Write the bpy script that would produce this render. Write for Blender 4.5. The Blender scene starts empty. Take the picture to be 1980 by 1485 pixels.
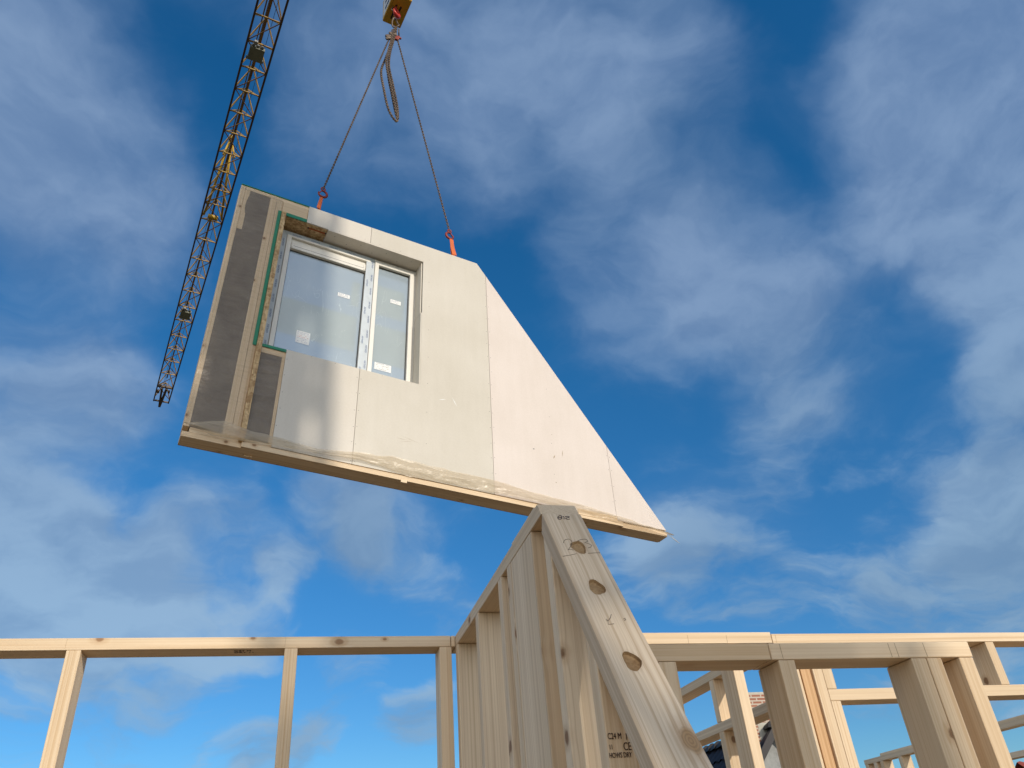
import bpy, bmesh, math, random
from mathutils import Vector, Matrix, noise
random.seed(7)
R_ = math.radians
scene = bpy.context.scene
COL = scene.collection

# ------------------------------------------------------------------ camera
EYE = Vector((0, 0, 1.65))
FPX = 1508.5                       # focal length in pixels of the 1980 px wide photograph
RX = Vector((0.96848005, 0.07133483, 0.2386582))
RY = Vector((-0.23795679, 0.54821133, 0.8017736))
RZ = Vector((-0.07364074, -0.83329207, 0.54790634))
cam_d = bpy.data.cameras.new('camera')
cam = bpy.data.objects.new('camera', cam_d)
COL.objects.link(cam)
M = Matrix(((RX[0], -RX[1], -RX[2]), (RY[0], -RY[1], -RY[2]), (RZ[0], -RZ[1], -RZ[2]))).to_4x4()
M.translation = EYE
cam.matrix_world = M
cam_d.sensor_width = 36
cam_d.lens = 36 * FPX / 1980
cam_d.clip_start = 0.05
cam_d.clip_end = 3000
scene.camera = cam


def ray(x, y):
    c = Vector((x - 990, y - 742.5, FPX)).normalized()
    return Vector((RX.dot(c), RY.dot(c), RZ.dot(c)))


def at(x, y, X=None, Y=None, Z=None):
    r = ray(x, y)
    i, k = (0, X) if X is not None else ((1, Y) if Y is not None else (2, Z))
    return EYE + r * ((k - EYE[i]) / r[i])


def on_plane(x, y, P, N):
    r = ray(x, y)
    return EYE + r * ((P - EYE).dot(N) / r.dot(N))


# ------------------------------------------------------------------ light
SUN_EL, SUN_SLOPE = 27.0, 0.44      # sun behind the camera, to its right
scene.view_settings.view_transform = 'Standard'
scene.view_settings.look = 'None'
scene.view_settings.gamma = 1
scene.view_settings.exposure = 0.0
sun_dir = Vector((SUN_SLOPE, -1, 0)).normalized() * math.cos(R_(SUN_EL)) + Vector((0, 0, math.sin(R_(SUN_EL))))
sd = bpy.data.lights.new('sun', 'SUN')
sd.energy = 2.8
sd.angle = R_(0.53)
sd.color = (1.0, 0.9, 0.76)
so = bpy.data.objects.new('sun', sd)
COL.objects.link(so)
so.rotation_euler = sun_dir.to_track_quat('Z', 'Y').to_euler()

scene.cycles.use_denoising = True
scene.cycles.max_bounces = 8
scene.cycles.transparent_max_bounces = 16
scene.cycles.caustics_reflective = False
scene.cycles.caustics_refractive = False


# ------------------------------------------------------------------ node helper
class NT:
    def __init__(s, tree):
        s.t = tree
        s.t.nodes.clear()

    def n(s, kind, ins=None, **props):
        nd = s.t.nodes.new(kind)
        for k, v in props.items():
            setattr(nd, k, v)
        for k, v in (ins or {}).items():
            sock = nd.inputs[k]
            if isinstance(v, bpy.types.NodeSocket):
                s.t.links.new(v, sock)
            else:
                sock.default_value = v
        return nd

    def math(s, op, a, b=0.0, c=0.0, clamp=False):
        nd = s.n('ShaderNodeMath', {0: a, 1: b, 2: c}, operation=op)
        nd.use_clamp = clamp
        return nd.outputs[0]

    def vmath(s, op, a, b=(0, 0, 0), out=0):
        return s.n('ShaderNodeVectorMath', {0: a, 1: b}, operation=op).outputs[out]

    def noise(s, vec, scale, detail=4, rough=0.5, dist=0.0):
        return s.n('ShaderNodeTexNoise', {'Vector': vec, 'Scale': scale, 'Detail': detail, 'Roughness': rough, 'Distortion': dist})

    def rng(s, v, a, b, c=0.0, d=1.0, smooth=False):
        nd = s.n('ShaderNodeMapRange', {0: v, 1: a, 2: b, 3: c, 4: d})
        if smooth:
            nd.interpolation_type = 'SMOOTHSTEP'
        return nd.outputs[0]

    def mix(s, f, a, b, blend='MIX'):
        nd = s.n('ShaderNodeMix', {0: f, 6: a, 7: b}, data_type='RGBA', blend_type=blend)
        return nd.outputs[2]


def rgb(r, g, b):
    return (r, g, b, 1.0)


# ------------------------------------------------------------------ sky
world = bpy.data.worlds.new('World')
scene.world = world
world.use_nodes = True
N = NT(world.node_tree)
sky = N.n('ShaderNodeTexSky', sky_type='NISHITA')
sky.sun_disc = False
sky.sun_elevation = R_(SUN_EL)
sky.sun_rotation = math.atan2(sun_dir.x, sun_dir.y)
sky.air_density = 1.0
sky.dust_density = 0.2
sky.ozone_density = 3.0
hs = N.n('ShaderNodeHueSaturation', {'Hue': 0.498, 'Saturation': 1.34, 'Value': 1.33, 'Color': sky.outputs[0]})
tc = N.n('ShaderNodeTexCoord')
d0 = N.vmath('NORMALIZE', tc.outputs['Generated'])
w1 = N.noise(d0, 2.6, 3, 0.5)
w2 = N.noise(d0, 9.0, 4, 0.55)
wa = N.vmath('MULTIPLY', N.vmath('SUBTRACT', w1.outputs['Color'], (0.5, 0.5, 0.5)), (0.22, 0.22, 0.16))
wb = N.vmath('MULTIPLY', N.vmath('SUBTRACT', w2.outputs['Color'], (0.5, 0.5, 0.5)), (0.085, 0.085, 0.055))
dw = N.vmath('NORMALIZE', N.vmath('ADD', N.vmath('ADD', d0, wa), wb))
# cloud masses: direction of the centre, angular size, amount
LOBES = [(60, 160, 210, .45), (150, 330, 200, .5), (280, 450, 140, .42), (-60, 60, 200, .4), (640, 60, 180, .42), (680, 260, 180, .36),
         (900, 60, 200, .45), (900, 330, 150, .3), (1050, 230, 220, .4), (1190, 60, 200, .45), (1280, 220, 190, .55), (1200, 530, 190, .65), (1370, 520, 170, .62),
         (1540, 640, 180, .5), (1480, 760, 130, .35), (1790, 60, 230, .65), (1700, 270, 190, .55), (1900, 320, 230, .6),
         (1650, 400, 110, .35), (1930, 540, 150, .7), (1960, 720, 120, .4), (1820, 900, 70, .2), (1920, 960, 130, .8), (1960, 1160, 240, .5),
         (1780, 1160, 170, .35), (1420, 1080, 170, .62), (1250, 1090, 130, .5), (1330, 950, 110, .22), (110, 800, 190, .48), (240, 770, 130, .35),
         (420, 930, 100, .22), (30, 930, 120, .25), (50, 1110, 150, .95), (190, 1120, 140, .9), (400, 1110, 140, .8), (530, 1100, 60, .5), (300, 1200, 120, .35),
         (640, 1010, 110, .85), (740, 1060, 110, .5), (870, 1200, 100, .5), (800, 1365, 70, .8), (600, 1415, 80, .55), (420, 1440, 90, .6), (510, 1430, 80, .5),
         (640, 1310, 90, .35), (240, 1330, 130, .25), (60, 1330, 110, .3), (1460, 890, 70, .25), (1700, 1400, 180, .2), (820, 930, 160, .3),
         (-500, 700, 500, .5), (2500, 500, 500, .5), (900, -500, 500, .5), (2300, -400, 500, .45), (-300, -600, 500, .4)]
acc = None
for (px, py, r, w) in LOBES:
    c = ray(px, py)
    ang = r * 1.18 / 1508.0
    dt = N.vmath('DOT_PRODUCT', dw, tuple(c), out=1)
    m = N.rng(dt, math.cos(ang), 1.0, 0.0, w * 1.12, smooth=True)
    acc = m if acc is None else N.math('ADD', acc, m)
# unseen parts of the sky (behind the camera): cloud cover, brightened below as fill light
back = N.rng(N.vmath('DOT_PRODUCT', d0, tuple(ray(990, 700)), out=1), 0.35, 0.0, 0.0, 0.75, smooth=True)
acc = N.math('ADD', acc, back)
elev = N.n('ShaderNodeSeparateXYZ', {0: d0}).outputs[2]


def deck(v):
    """direction laid out on a flat cloud deck, so far clouds look long and thin"""
    q = N.n('ShaderNodeSeparateXYZ', {0: v})
    k = N.math('DIVIDE', 1.0, N.math('ADD', N.math('ABSOLUTE', q.outputs[2]), 0.22))
    return N.n('ShaderNodeCombineXYZ', {0: N.math('MULTIPLY', q.outputs[0], k), 1: N.math('MULTIPLY', q.outputs[1], k), 2: N.math('MULTIPLY', q.outputs[2], 0.9)}).outputs[0]


dk = deck(dw)
f1 = N.noise(dk, 3.3, 9, 0.54, 0.05).outputs[0]
f1u = N.noise(deck(N.vmath('ADD', dw, (0.0, 0.0, 0.030))), 3.3, 9, 0.54, 0.05).outputs[0]
f2 = N.noise(dk, 11.0, 8, 0.62, 0.35).outputs[0]
lo = N.rng(elev, 0.22, 0.66, 0.0, 1.0, smooth=True)
fb = N.math('ADD', N.math('MULTIPLY', N.math('SUBTRACT', f1, 0.5), 1.35), N.math('MULTIPLY', N.math('SUBTRACT', f2, 0.5), 0.36))
dens = N.math('ADD', acc, fb)
covt = N.rng(dens, -0.06, 1.30, 0.0, 0.82, smooth=True)
densb = N.math('ADD', N.math('MULTIPLY', acc, 0.80), N.math('MULTIPLY', fb, 1.75))
covb = N.rng(densb, 0.16, 0.98, 0.0, 0.80, smooth=True)
cov = N.math('ADD', N.math('MULTIPLY', covt, lo), N.math('MULTIPLY', covb, N.math('SUBTRACT', 1.0, lo)))
shm = N.rng(N.math('SUBTRACT', f1, f1u), -0.12, 0.11, 0.0, 1.0, smooth=True)
ctop = N.mix(shm, rgb(0.15, 0.25, 0.44), rgb(0.25, 0.365, 0.56))
cbot = N.mix(shm, rgb(0.25, 0.385, 0.56), rgb(0.345, 0.50, 0.665))
ccol = N.mix(lo, cbot, ctop)
UNDER = [(1970, 1090, 150, 1.0), (1430, 1170, 170, .9), (670, 1090, 120, .9), (800, 1405, 75, .9), (1780, 1200, 180, .8),
         (1930, 1180, 160, .7), (560, 1450, 120, .8), (620, 1340, 90, .5), (1300, 310, 130, .35), (1100, 420, 120, .3), (1500, 730, 160, .35), (1950, 800, 120, .5),
         (250, 1370, 120, .6), (880, 1230, 90, .5), (1680, 1400, 170, .8)]
ud = None
for (px, py, r, w) in UNDER:
    dt = N.vmath('DOT_PRODUCT', dw, tuple(ray(px, py)), out=1)
    m = N.rng(dt, math.cos(r * 1.2 / 1508.0), 1.0, 0.0, w, smooth=True)
    ud = m if ud is None else N.math('MAXIMUM', ud, m)
ccol = N.mix(N.math('MULTIPLY', ud, 0.5), ccol, rgb(0.135, 0.235, 0.375))
SKY_STRENGTH = 0.1
skyc = N.mix(1.0, hs.outputs[0], rgb(SKY_STRENGTH, SKY_STRENGTH, SKY_STRENGTH), 'MULTIPLY')
skyc = N.mix(N.rng(elev, 0.05, 0.60, 0.0, 1.0, smooth=True), N.mix(1.0, skyc, rgb(0.50, 0.70, 0.84), 'MULTIPLY'), skyc)
# unseen bright cloud behind the camera, added as fill for shaded faces
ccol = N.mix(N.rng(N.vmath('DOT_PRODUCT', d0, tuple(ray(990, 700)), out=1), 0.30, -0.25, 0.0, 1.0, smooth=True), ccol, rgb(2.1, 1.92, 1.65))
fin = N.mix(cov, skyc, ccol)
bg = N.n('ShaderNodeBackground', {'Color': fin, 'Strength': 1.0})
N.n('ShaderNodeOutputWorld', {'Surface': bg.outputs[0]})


# ------------------------------------------------------------------ materials
def new_mat(name):
    m = bpy.data.materials.new(name)
    m.use_nodes = True
    return m, NT(m.node_tree)


def finish(T, bsdf):
    T.n('ShaderNodeOutputMaterial', {'Surface': bsdf})


def wood_mat(name, light, dark, knot=(0.16, 0.075, 0.03), rings=1.0, rough=0.62, knot_scale=6.5, blotch=(0.9, 1.08), given=()):
    m, T = new_mat(name)
    tc = T.n('ShaderNodeTexCoord')
    inf = T.n('ShaderNodeObjectInfo')
    rnd = inf.outputs['Random']
    off = T.n('ShaderNodeCombineXYZ', {0: T.math('MULTIPLY', rnd, 37.0), 1: T.math('MULTIPLY', rnd, 91.0), 2: T.math('MULTIPLY', rnd, 53.0)}).outputs[0]
    p = T.vmath('ADD', tc.outputs['Object'], off)
    sep = T.n('ShaderNodeSeparateXYZ', {0: tc.outputs['Object']})
    # knots
    vo = T.n('ShaderNodeTexVoronoi', {'Vector': T.vmath('MULTIPLY', p, (0.8, 1.0, 1.0)), 'Scale': knot_scale, 'Randomness': 1.0})
    kd = vo.outputs['Distance']
    if given:
        kd = T.math('ADD', kd, 0.25) if len(given) > 1 else kd
    for (kx, ky, kz, kr_) in given:
        dv = T.vmath('MULTIPLY', T.vmath('SUBTRACT', tc.outputs['Object'], (kx, ky, kz)), (0.62 * 0.1 / kr_, 0.1 / kr_, 0.1 / kr_))
        kd = T.math('MINIMUM', kd, T.n('ShaderNodeVectorMath', {0: dv}, operation='LENGTH').outputs[1])
    kpull = T.rng(kd, 0.0, 0.32, 1.0, 0.0, smooth=True)
    # ring centre wanders slowly along the length
    slow = T.noise(T.vmath('MULTIPLY', p, (0.30, 0.2, 0.2)), 1.0, 1).outputs['Color']
    sl = T.n('ShaderNodeSeparateXYZ', {0: slow})
    cy = T.math('ADD', T.math('MULTIPLY', T.math('SUBTRACT', sl.outputs[0], 0.5), 0.03), T.math('ADD', T.math('MULTIPLY', rnd, 0.07), 0.045))
    cz = T.math('ADD', T.math('MULTIPLY', T.math('SUBTRACT', sl.outputs[1], 0.5), 0.03), T.math('MULTIPLY', T.math('FRACT', T.math('MULTIPLY', rnd, 17.3)), 0.06))
    dy = T.math('SUBTRACT', sep.outputs[1], cy)
    dz = T.math('SUBTRACT', sep.outputs[2], cz)
    rad = T.math('SQRT', T.math('ADD', T.math('MULTIPLY', dy, dy), T.math('MULTIPLY', dz, dz)))
    wob = T.noise(T.vmath('MULTIPLY', p, (0.9, 7, 7)), 1.0, 3).outputs[0]
    rad2 = T.math('ADD', rad, T.math('ADD', T.math('MULTIPLY', wob, 0.005), T.math('MULTIPLY', kpull, -0.006)))
    rv = T.n('ShaderNodeCombineXYZ', {0: T.math('MULTIPLY', rad2, 1.0), 1: T.math('MULTIPLY', rnd, 9.0), 2: 0.0}).outputs[0]
    rn = T.noise(rv, 155.0, 2, 0.65).outputs[0]
    ringm = T.rng(rn, 0.42, 0.66, 0.0, 1.0, smooth=True)
    fine = T.noise(T.vmath('MULTIPLY', p, (9, 420, 420)), 1.0, 2).outputs[0]
    ringf = T.math('MULTIPLY', T.math('ADD', T.math('MULTIPLY', ringm, 0.60), T.math('ADD', T.math('MULTIPLY', fine, 0.15), T.math('MULTIPLY', T.rng(T.noise(T.vmath('MULTIPLY', p, (0.9, 210, 210)), 1.0, 2).outputs[0], 0.42, 0.66), 0.38))), rings, clamp=True)
    col = T.mix(ringf, rgb(*light), rgb(*dark))
    bl = T.noise(T.vmath('MULTIPLY', p, (1.1, 7, 7)), 1.0, 3).outputs[0]
    blm = T.rng(bl, 0.3, 0.7, blotch[0], blotch[1])
    rv2 = T.rng(rnd, 0.0, 1.0, 0.93, 1.06)
    f = T.math('MULTIPLY', blm, rv2)
    fc = T.n('ShaderNodeCombineColor', {0: f, 1: T.math('POWER', f, 1.15), 2: T.math('POWER', f, 1.4)}).outputs[0]
    col = T.mix(1.0, col, fc, 'MULTIPLY')
    wk = T.math('ADD', kd, T.math('MULTIPLY', T.math('SUBTRACT', T.noise(p, 60.0, 2).outputs[0], 0.5), 0.05))
    km = T.rng(wk, 0.055, 0.105, 1.0, 0.0, smooth=True)
    kr = T.rng(wk, 0.10, 0.20, 0.35, 0.0, smooth=True)
    col = T.mix(kr, col, rgb(dark[0] * 0.75, dark[1] * 0.62, dark[2] * 0.5))
    kc = T.mix(T.rng(T.math('SINE', T.math('MULTIPLY', kd, 260.0)), -1, 1), rgb(*knot), rgb(knot[0] * 1.4, knot[1] * 1.4, knot[2] * 1.35))
    col = T.mix(T.math('MULTIPLY', km, 0.85), col, kc)
    bump = T.n('ShaderNodeBump', {'Strength': 0.22, 'Distance': 0.0015, 'Height': T.math('ADD', rn, fine)})
    b = T.n('ShaderNodeBsdfPrincipled', {'Base Color': col, 'Roughness': rough, 'Specular IOR Level': 0.25, 'Normal': bump.outputs[0]})
    finish(T, b.outputs[0])
    return m


WOOD = wood_mat('fresh_pine', (0.80, 0.635, 0.44), (0.64, 0.455, 0.27))
WOODG = wood_mat('weathered_pine', (0.79, 0.645, 0.465), (0.60, 0.455, 0.305), rings=1.0, rough=0.7)
WOODO = wood_mat('bounce_lit_pine', (0.70, 0.45, 0.24), (0.52, 0.29, 0.13))  # orange of bounced light put into the wood colour


def plain(name, col, rough=0.5, metal=0.0, var=0.12, scale=20.0, bump=0.0, spec=0.4, col2=None):
    m, T = new_mat(name)
    tc = T.n('ShaderNodeTexCoord')
    n1 = T.noise(tc.outputs['Object'], scale, 5, 0.6).outputs[0]
    n2 = T.noise(tc.outputs['Object'], scale * 0.13, 3, 0.5).outputs[0]
    f = T.rng(T.math('ADD', T.math('MULTIPLY', n1, 0.5), T.math('MULTIPLY', n2, 0.5)), 0.3, 0.7)
    c2 = col2 or tuple(max(0, c * (1 - 2 * var)) for c in col)
    c = T.mix(f, rgb(*c2), rgb(*col))
    ins = {'Base Color': c, 'Roughness': rough, 'Metallic': metal, 'Specular IOR Level': spec}
    if bump:
        ins['Normal'] = T.n('ShaderNodeBump', {'Strength': bump, 'Distance': 0.004, 'Height': n1}).outputs[0]
    b = T.n('ShaderNodeBsdfPrincipled', ins)
    finish(T, b.outputs[0])
    return m


def board_mat(name, col):
    m, T = new_mat(name)
    tc = T.n('ShaderNodeTexCoord')
    o = tc.outputs['Object']
    n1 = T.noise(o, 1.3, 4, 0.55).outputs[0]
    n2 = T.noise(o, 60.0, 3, 0.7).outputs[0]
    n3 = T.noise(T.vmath('MULTIPLY', o, (1.0, 1.0, 0.15)), 14.0, 3, 0.6).outputs[0]
    f = T.math('ADD', T.math('MULTIPLY', n1, 0.5), T.math('ADD', T.math('MULTIPLY', n2, 0.3), T.math('MULTIPLY', n3, 0.2)))
    fac = T.rng(f, 0.35, 0.65, 0.90, 1.03)
    c = T.mix(1.0, rgb(*col), T.n('ShaderNodeCombineColor', {0: fac, 1: T.math('POWER', fac, 1.1), 2: T.math('POWER', fac, 1.35)}).outputs[0], 'MULTIPLY')
    # a few scuffs: thin light and dark scratches
    sc = T.noise(T.vmath('MULTIPLY', o, (9.0, 1.0, 2.2)), 3.0, 1, 0.5, 1.5).outputs[0]
    sm = T.math('MULTIPLY', T.rng(T.math('ABSOLUTE', T.math('SUBTRACT', sc, 0.5)), 0.0, 0.002, 1.0, 0.0), T.rng(T.noise(o, 2.1, 2).outputs[0], 0.60, 0.66))
    c = T.mix(T.math('MULTIPLY', sm, 0.35), c, rgb(0.42, 0.36, 0.28))
    b = T.n('ShaderNodeBsdfPrincipled', {'Base Color': c, 'Roughness': 0.85, 'Specular IOR Level': 0.15,
                                         'Normal': T.n('ShaderNodeBump', {'Strength': 0.08, 'Distance': 0.002, 'Height': n2}).outputs[0]})
    finish(T, b.outputs[0])
    return m


GYP_A = board_mat('board_warm', (0.70, 0.65, 0.575))
GYP_B = board_mat('board_beige', (0.665, 0.62, 0.54))
GYP_C = board_mat('board_pink', (0.75, 0.67, 0.61))
GREEN = plain('green_tape', (0.015, 0.24, 0.13), 0.42, var=0.1, scale=40)
PVC = plain('white_plastic', (0.80, 0.77, 0.70), 0.3, var=0.03)
PAPER = plain('sticker_paper', (0.82, 0.82, 0.80), 0.6, var=0.02)
INK = plain('dark_ink', (0.03, 0.025, 0.04), 0.7, var=0.05)
PENCIL = plain('pencil', (0.20, 0.16, 0.12), 0.7, var=0.1)
SOFTP = plain('soft_pencil', (0.42, 0.31, 0.20), 0.8, var=0.1)
STAMP = plain('stamp_ink', (0.09, 0.05, 0.035), 0.8, var=0.2, scale=300)
BLUEINK = plain('blue_print', (0.10, 0.16, 0.34), 0.6, var=0.1)
REDINK = plain('red_print', (0.5, 0.06, 0.05), 0.6)
SCREW = plain('screw_head', (0.16, 0.14, 0.12), 0.5, 0.6)
SEAM = plain('board_seam', (0.22, 0.19, 0.16), 0.9, var=0.2, scale=60)
STEEL = plain('chain_steel', (0.22, 0.165, 0.12), 0.5, 0.4, 0.25, 90, col2=(0.07, 0.045, 0.03))
REDP = plain('red_enamel', (0.62, 0.05, 0.035), 0.35, var=0.12, scale=30)
RUSTRED = plain('red_hook', (0.34, 0.055, 0.035), 0.5, 0.2, 0.25, 60)
ORANGE = plain('orange_webbing', (0.75, 0.17, 0.05), 0.75, var=0.12, scale=120)
YEL = plain('yellow_paint', (0.66, 0.40, 0.035), 0.42, var=0.15, scale=25)
YELD = plain('dark_yellow_paint', (0.36, 0.19, 0.035), 0.5, var=0.3, scale=12, col2=(0.12, 0.06, 0.025))  # darker, mottled yellow
CHORD = plain('shaded_chord_paint', (0.13, 0.075, 0.035), 0.5, var=0.3, scale=8, col2=(0.06, 0.035, 0.02))  # underside shade of the yellow chords put into this dark colour
GREYG = plain('grey_green_steel', (0.26, 0.27, 0.20), 0.5, var=0.2, scale=6)
DARKM = plain('dark_metal', (0.045, 0.04, 0.04), 0.45, 0.3)
ROPE = plain('wire_rope', (0.06, 0.06, 0.065), 0.5, 0.5)
LEAD = plain('lead_flashing', (0.40, 0.41, 0.40), 0.6, 0.2, 0.25, 9)
PALE = plain('pale_mortar', (0.60, 0.57, 0.48), 0.8, var=0.15, scale=14)
BARK = plain('bark', (0.10, 0.07, 0.05), 0.85, var=0.2, scale=30)
MORT = plain('render_wall', (0.45, 0.42, 0.38), 0.9, var=0.1, scale=8)


def osb_mat():
    m, T = new_mat('strand_board')
    o = T.n('ShaderNodeTexCoord').outputs['Object']
    v1 = T.n('ShaderNodeTexVoronoi', {'Vector': T.vmath('MULTIPLY', o, (60.0, 60.0, 22.0)), 'Scale': 1.0})
    v2 = T.n('ShaderNodeTexVoronoi', {'Vector': T.vmath('MULTIPLY', o, (35.0, 50.0, 60.0)), 'Scale': 1.0})
    h = T.n('ShaderNodeSeparateColor', {0: v1.outputs['Color']}).outputs[0]
    h2 = T.n('ShaderNodeSeparateColor', {0: v2.outputs['Color']}).outputs[1]
    f = T.math('ADD', T.math('MULTIPLY', h, 0.6), T.math('MULTIPLY', h2, 0.4))
    c = T.mix(T.rng(f, 0.15, 0.85), rgb(0.34, 0.19, 0.075), rgb(0.68, 0.49, 0.26))
    b = T.n('ShaderNodeBsdfPrincipled', {'Base Color': c, 'Roughness': 0.7, 'Normal': T.n('ShaderNodeBump', {'Strength': 0.3, 'Distance': 0.003, 'Height': f}).outputs[0]})
    finish(T, b.outputs[0])
    return m


OSB = osb_mat()


def membrane_mat():
    m, T = new_mat('dark_membrane')
    o = T.n('ShaderNodeTexCoord').outputs['Object']
    n1 = T.noise(o, 4.0, 5, 0.6, 0.6).outputs[0]
    n2 = T.noise(T.vmath('MULTIPLY', o, (1.0, 1.0, 2.5)), 7.0, 3, 0.5, 1.0).outputs[0]
    c = T.mix(T.rng(n1, 0.35, 0.68), rgb(0.165, 0.130, 0.098), rgb(0.235, 0.192, 0.148))
    b = T.n('ShaderNodeBsdfPrincipled', {'Base Color': c, 'Roughness': 0.55, 'Specular IOR Level': 0.3,
                                         'Normal': T.n('ShaderNodeBump', {'Strength': 0.22, 'Distance': 0.02, 'Height': n2}).outputs[0]})
    finish(T, b.outputs[0])
    return m


MEMB = membrane_mat()


def film_mat(name, clear, milk, gloss=0.09):
    """polythene: mostly see-through, a little milky, with glints along its folds painted as milkier lines"""
    m, T = new_mat(name)
    o = T.n('ShaderNodeTexCoord').outputs['Object']
    n1 = T.noise(T.vmath('MULTIPLY', o, (1.1, 1.0, 5.5)), 2.2, 2, 0.5, 1.2).outputs[0]
    n2 = T.noise(T.vmath('MULTIPLY', o, (7.0, 2.0, 7.0)), 3.0, 3, 0.55, 0.8).outputs[0]
    bp = T.n('ShaderNodeBump', {'Strength': 0.7, 'Distance': 0.03, 'Height': T.math('ADD', n1, T.math('MULTIPLY', n2, 0.3))}).outputs[0]
    tr = T.n('ShaderNodeBsdfTransparent', {'Color': rgb(0.95, 0.94, 0.92)}).outputs[0]
    df = T.n('ShaderNodeBsdfDiffuse', {'Color': rgb(*milk), 'Normal': bp}).outputs[0]
    tl = T.n('ShaderNodeBsdfTranslucent', {'Color': rgb(*milk), 'Normal': bp}).outputs[0]
    gl = T.n('ShaderNodeBsdfGlossy', {'Color': rgb(1, 1, 1), 'Roughness': 0.30, 'Normal': bp}).outputs[0]
    dd = T.n('ShaderNodeMixShader', {0: 0.35, 1: df, 2: tl}).outputs[0]
    fold = T.rng(T.math('ABSOLUTE', T.math('SUBTRACT', n1, 0.5)), 0.0, 0.03, 0.07, 0.0)  # painted highlight: extra milkiness in lines along the folds
    a = T.n('ShaderNodeMixShader', {0: T.math('ADD', 1 - clear, fold, clamp=True), 1: tr, 2: dd}).outputs[0]
    s = T.n('ShaderNodeMixShader', {0: gloss, 1: a, 2: gl}).outputs[0]
    finish(T, s)
    return m


FILM = film_mat('clear_film', 0.91, (0.62, 0.55, 0.46), 0.022)
SKIRT = film_mat('hanging_film', 0.60, (0.80, 0.68, 0.50), 0.025)


def glass_mat():
    m, T = new_mat('filmed_glass')
    o = T.n('ShaderNodeTexCoord').outputs['Object']
    n1 = T.noise(o, 3.0, 4, 0.55, 0.7).outputs[0]
    tr = T.n('ShaderNodeBsdfTransparent', {'Color': rgb(0.84, 0.90, 0.92)}).outputs[0]
    df = T.n('ShaderNodeBsdfDiffuse', {'Color': rgb(0.62, 0.68, 0.68)}).outputs[0]
    gl = T.n('ShaderNodeBsdfGlossy', {'Color': rgb(0.9, 0.95, 1.0), 'Roughness': 0.04,
             'Normal': T.n('ShaderNodeBump', {'Strength': 0.02, 'Distance': 0.01, 'Height': n1}).outputs[0]}).outputs[0]
    scr = T.noise(T.vmath('MULTIPLY', o, (7.0, 1.0, 1.6)), 2.2, 1, 0.5, 1.2).outputs[0]
    line = T.math('MULTIPLY', T.rng(T.math('ABSOLUTE', T.math('SUBTRACT', scr, 0.47)), 0.0, 0.006, 0.35, 0.0), T.rng(n1, 0.5, 0.6))
    a = T.n('ShaderNodeMixShader', {0: T.math('ADD', T.rng(n1, 0.3, 0.7, 0.42, 0.46), line, clamp=True), 1: tr, 2: df}).outputs[0]
    s = T.n('ShaderNodeMixShader', {0: 0.10, 1: a, 2: gl}).outputs[0]
    finish(T, s)
    return m


GLASS = glass_mat()
TAPEW = plain('printed_protective_tape', (0.60, 0.66, 0.70), 0.4, var=0.12, scale=16)
PACK = plain('pale_packing_board', (0.86, 0.80, 0.60), 0.8, var=0.08, scale=5)


def brick_mat(name, a, b_, mort, sc):
    m, T = new_mat(name)
    o = T.n('ShaderNodeTexCoord').outputs['Object']
    s = T.n('ShaderNodeSeparateXYZ', {0: o})
    uvw = T.n('ShaderNodeCombineXYZ', {0: T.math('ADD', s.outputs[0], s.outputs[1]), 1: s.outputs[2], 2: 0.0}).outputs[0]
    br = T.n('ShaderNodeTexBrick', {'Vector': uvw, 'Color1': rgb(*a), 'Color2': rgb(*b_), 'Mortar': rgb(*mort), 'Scale': sc, 'Mortar Size': 0.014,
                                    'Mortar Smooth': 0.1, 'Brick Width': 0.22, 'Row Height': 0.065, 'Bias': 0.0})
    b = T.n('ShaderNodeBsdfPrincipled', {'Base Color': br.outputs[0], 'Roughness': 0.9,
                                         'Normal': T.n('ShaderNodeBump', {'Strength': 0.5, 'Distance': 0.01, 'Height': br.outputs[1]}).outputs[0]})
    finish(T, b.outputs[0])
    return m


BRICK = brick_mat('red_brick', (0.34, 0.13, 0.08), (0.42, 0.20, 0.13), (0.55, 0.47, 0.38), 1.0)


def tile_mat(name, col):
    m, T = new_mat(name)
    o = T.n('ShaderNodeTexCoord').outputs['Object']
    n1 = T.noise(o, 9.0, 4, 0.6).outputs[0]
    c = T.mix(n1, rgb(*[x * 0.6 for x in col]), rgb(*[x * 1.3 for x in col]))
    b = T.n('ShaderNodeBsdfPrincipled', {'Base Color': c, 'Roughness': 0.55, 'Specular IOR Level': 0.3})
    finish(T, b.outputs[0])
    return m


TILE = tile_mat('black_roof_tile', (0.017, 0.016, 0.020))
RTILE = tile_mat('red_roof_tile', (0.30, 0.07, 0.045))


def ground_mat():
    m, T = new_mat('site_ground')
    o = T.n('ShaderNodeTexCoord').outputs['Object']
    n1 = T.noise(o, 0.15, 6, 0.6).outputs[0]
    n2 = T.noise(o, 3.0, 5, 0.6).outputs[0]
    c = T.mix(T.rng(n1, 0.42, 0.58), rgb(0.07, 0.09, 0.035), rgb(0.17, 0.13, 0.09))
    c = T.mix(T.rng(n2, 0.3, 0.7), c, rgb(0.13, 0.10, 0.07))
    b = T.n('ShaderNodeBsdfPrincipled', {'Base Color': c, 'Roughness': 0.95,
                                         'Normal': T.n('ShaderNodeBump', {'Strength': 0.5, 'Distance': 0.1, 'Height': n2}).outputs[0]})
    finish(T, b.outputs[0])
    return m


GROUND = ground_mat()
DECK = wood_mat('deck_wood', (0.34, 0.25, 0.16), (0.24, 0.165, 0.10))


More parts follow.
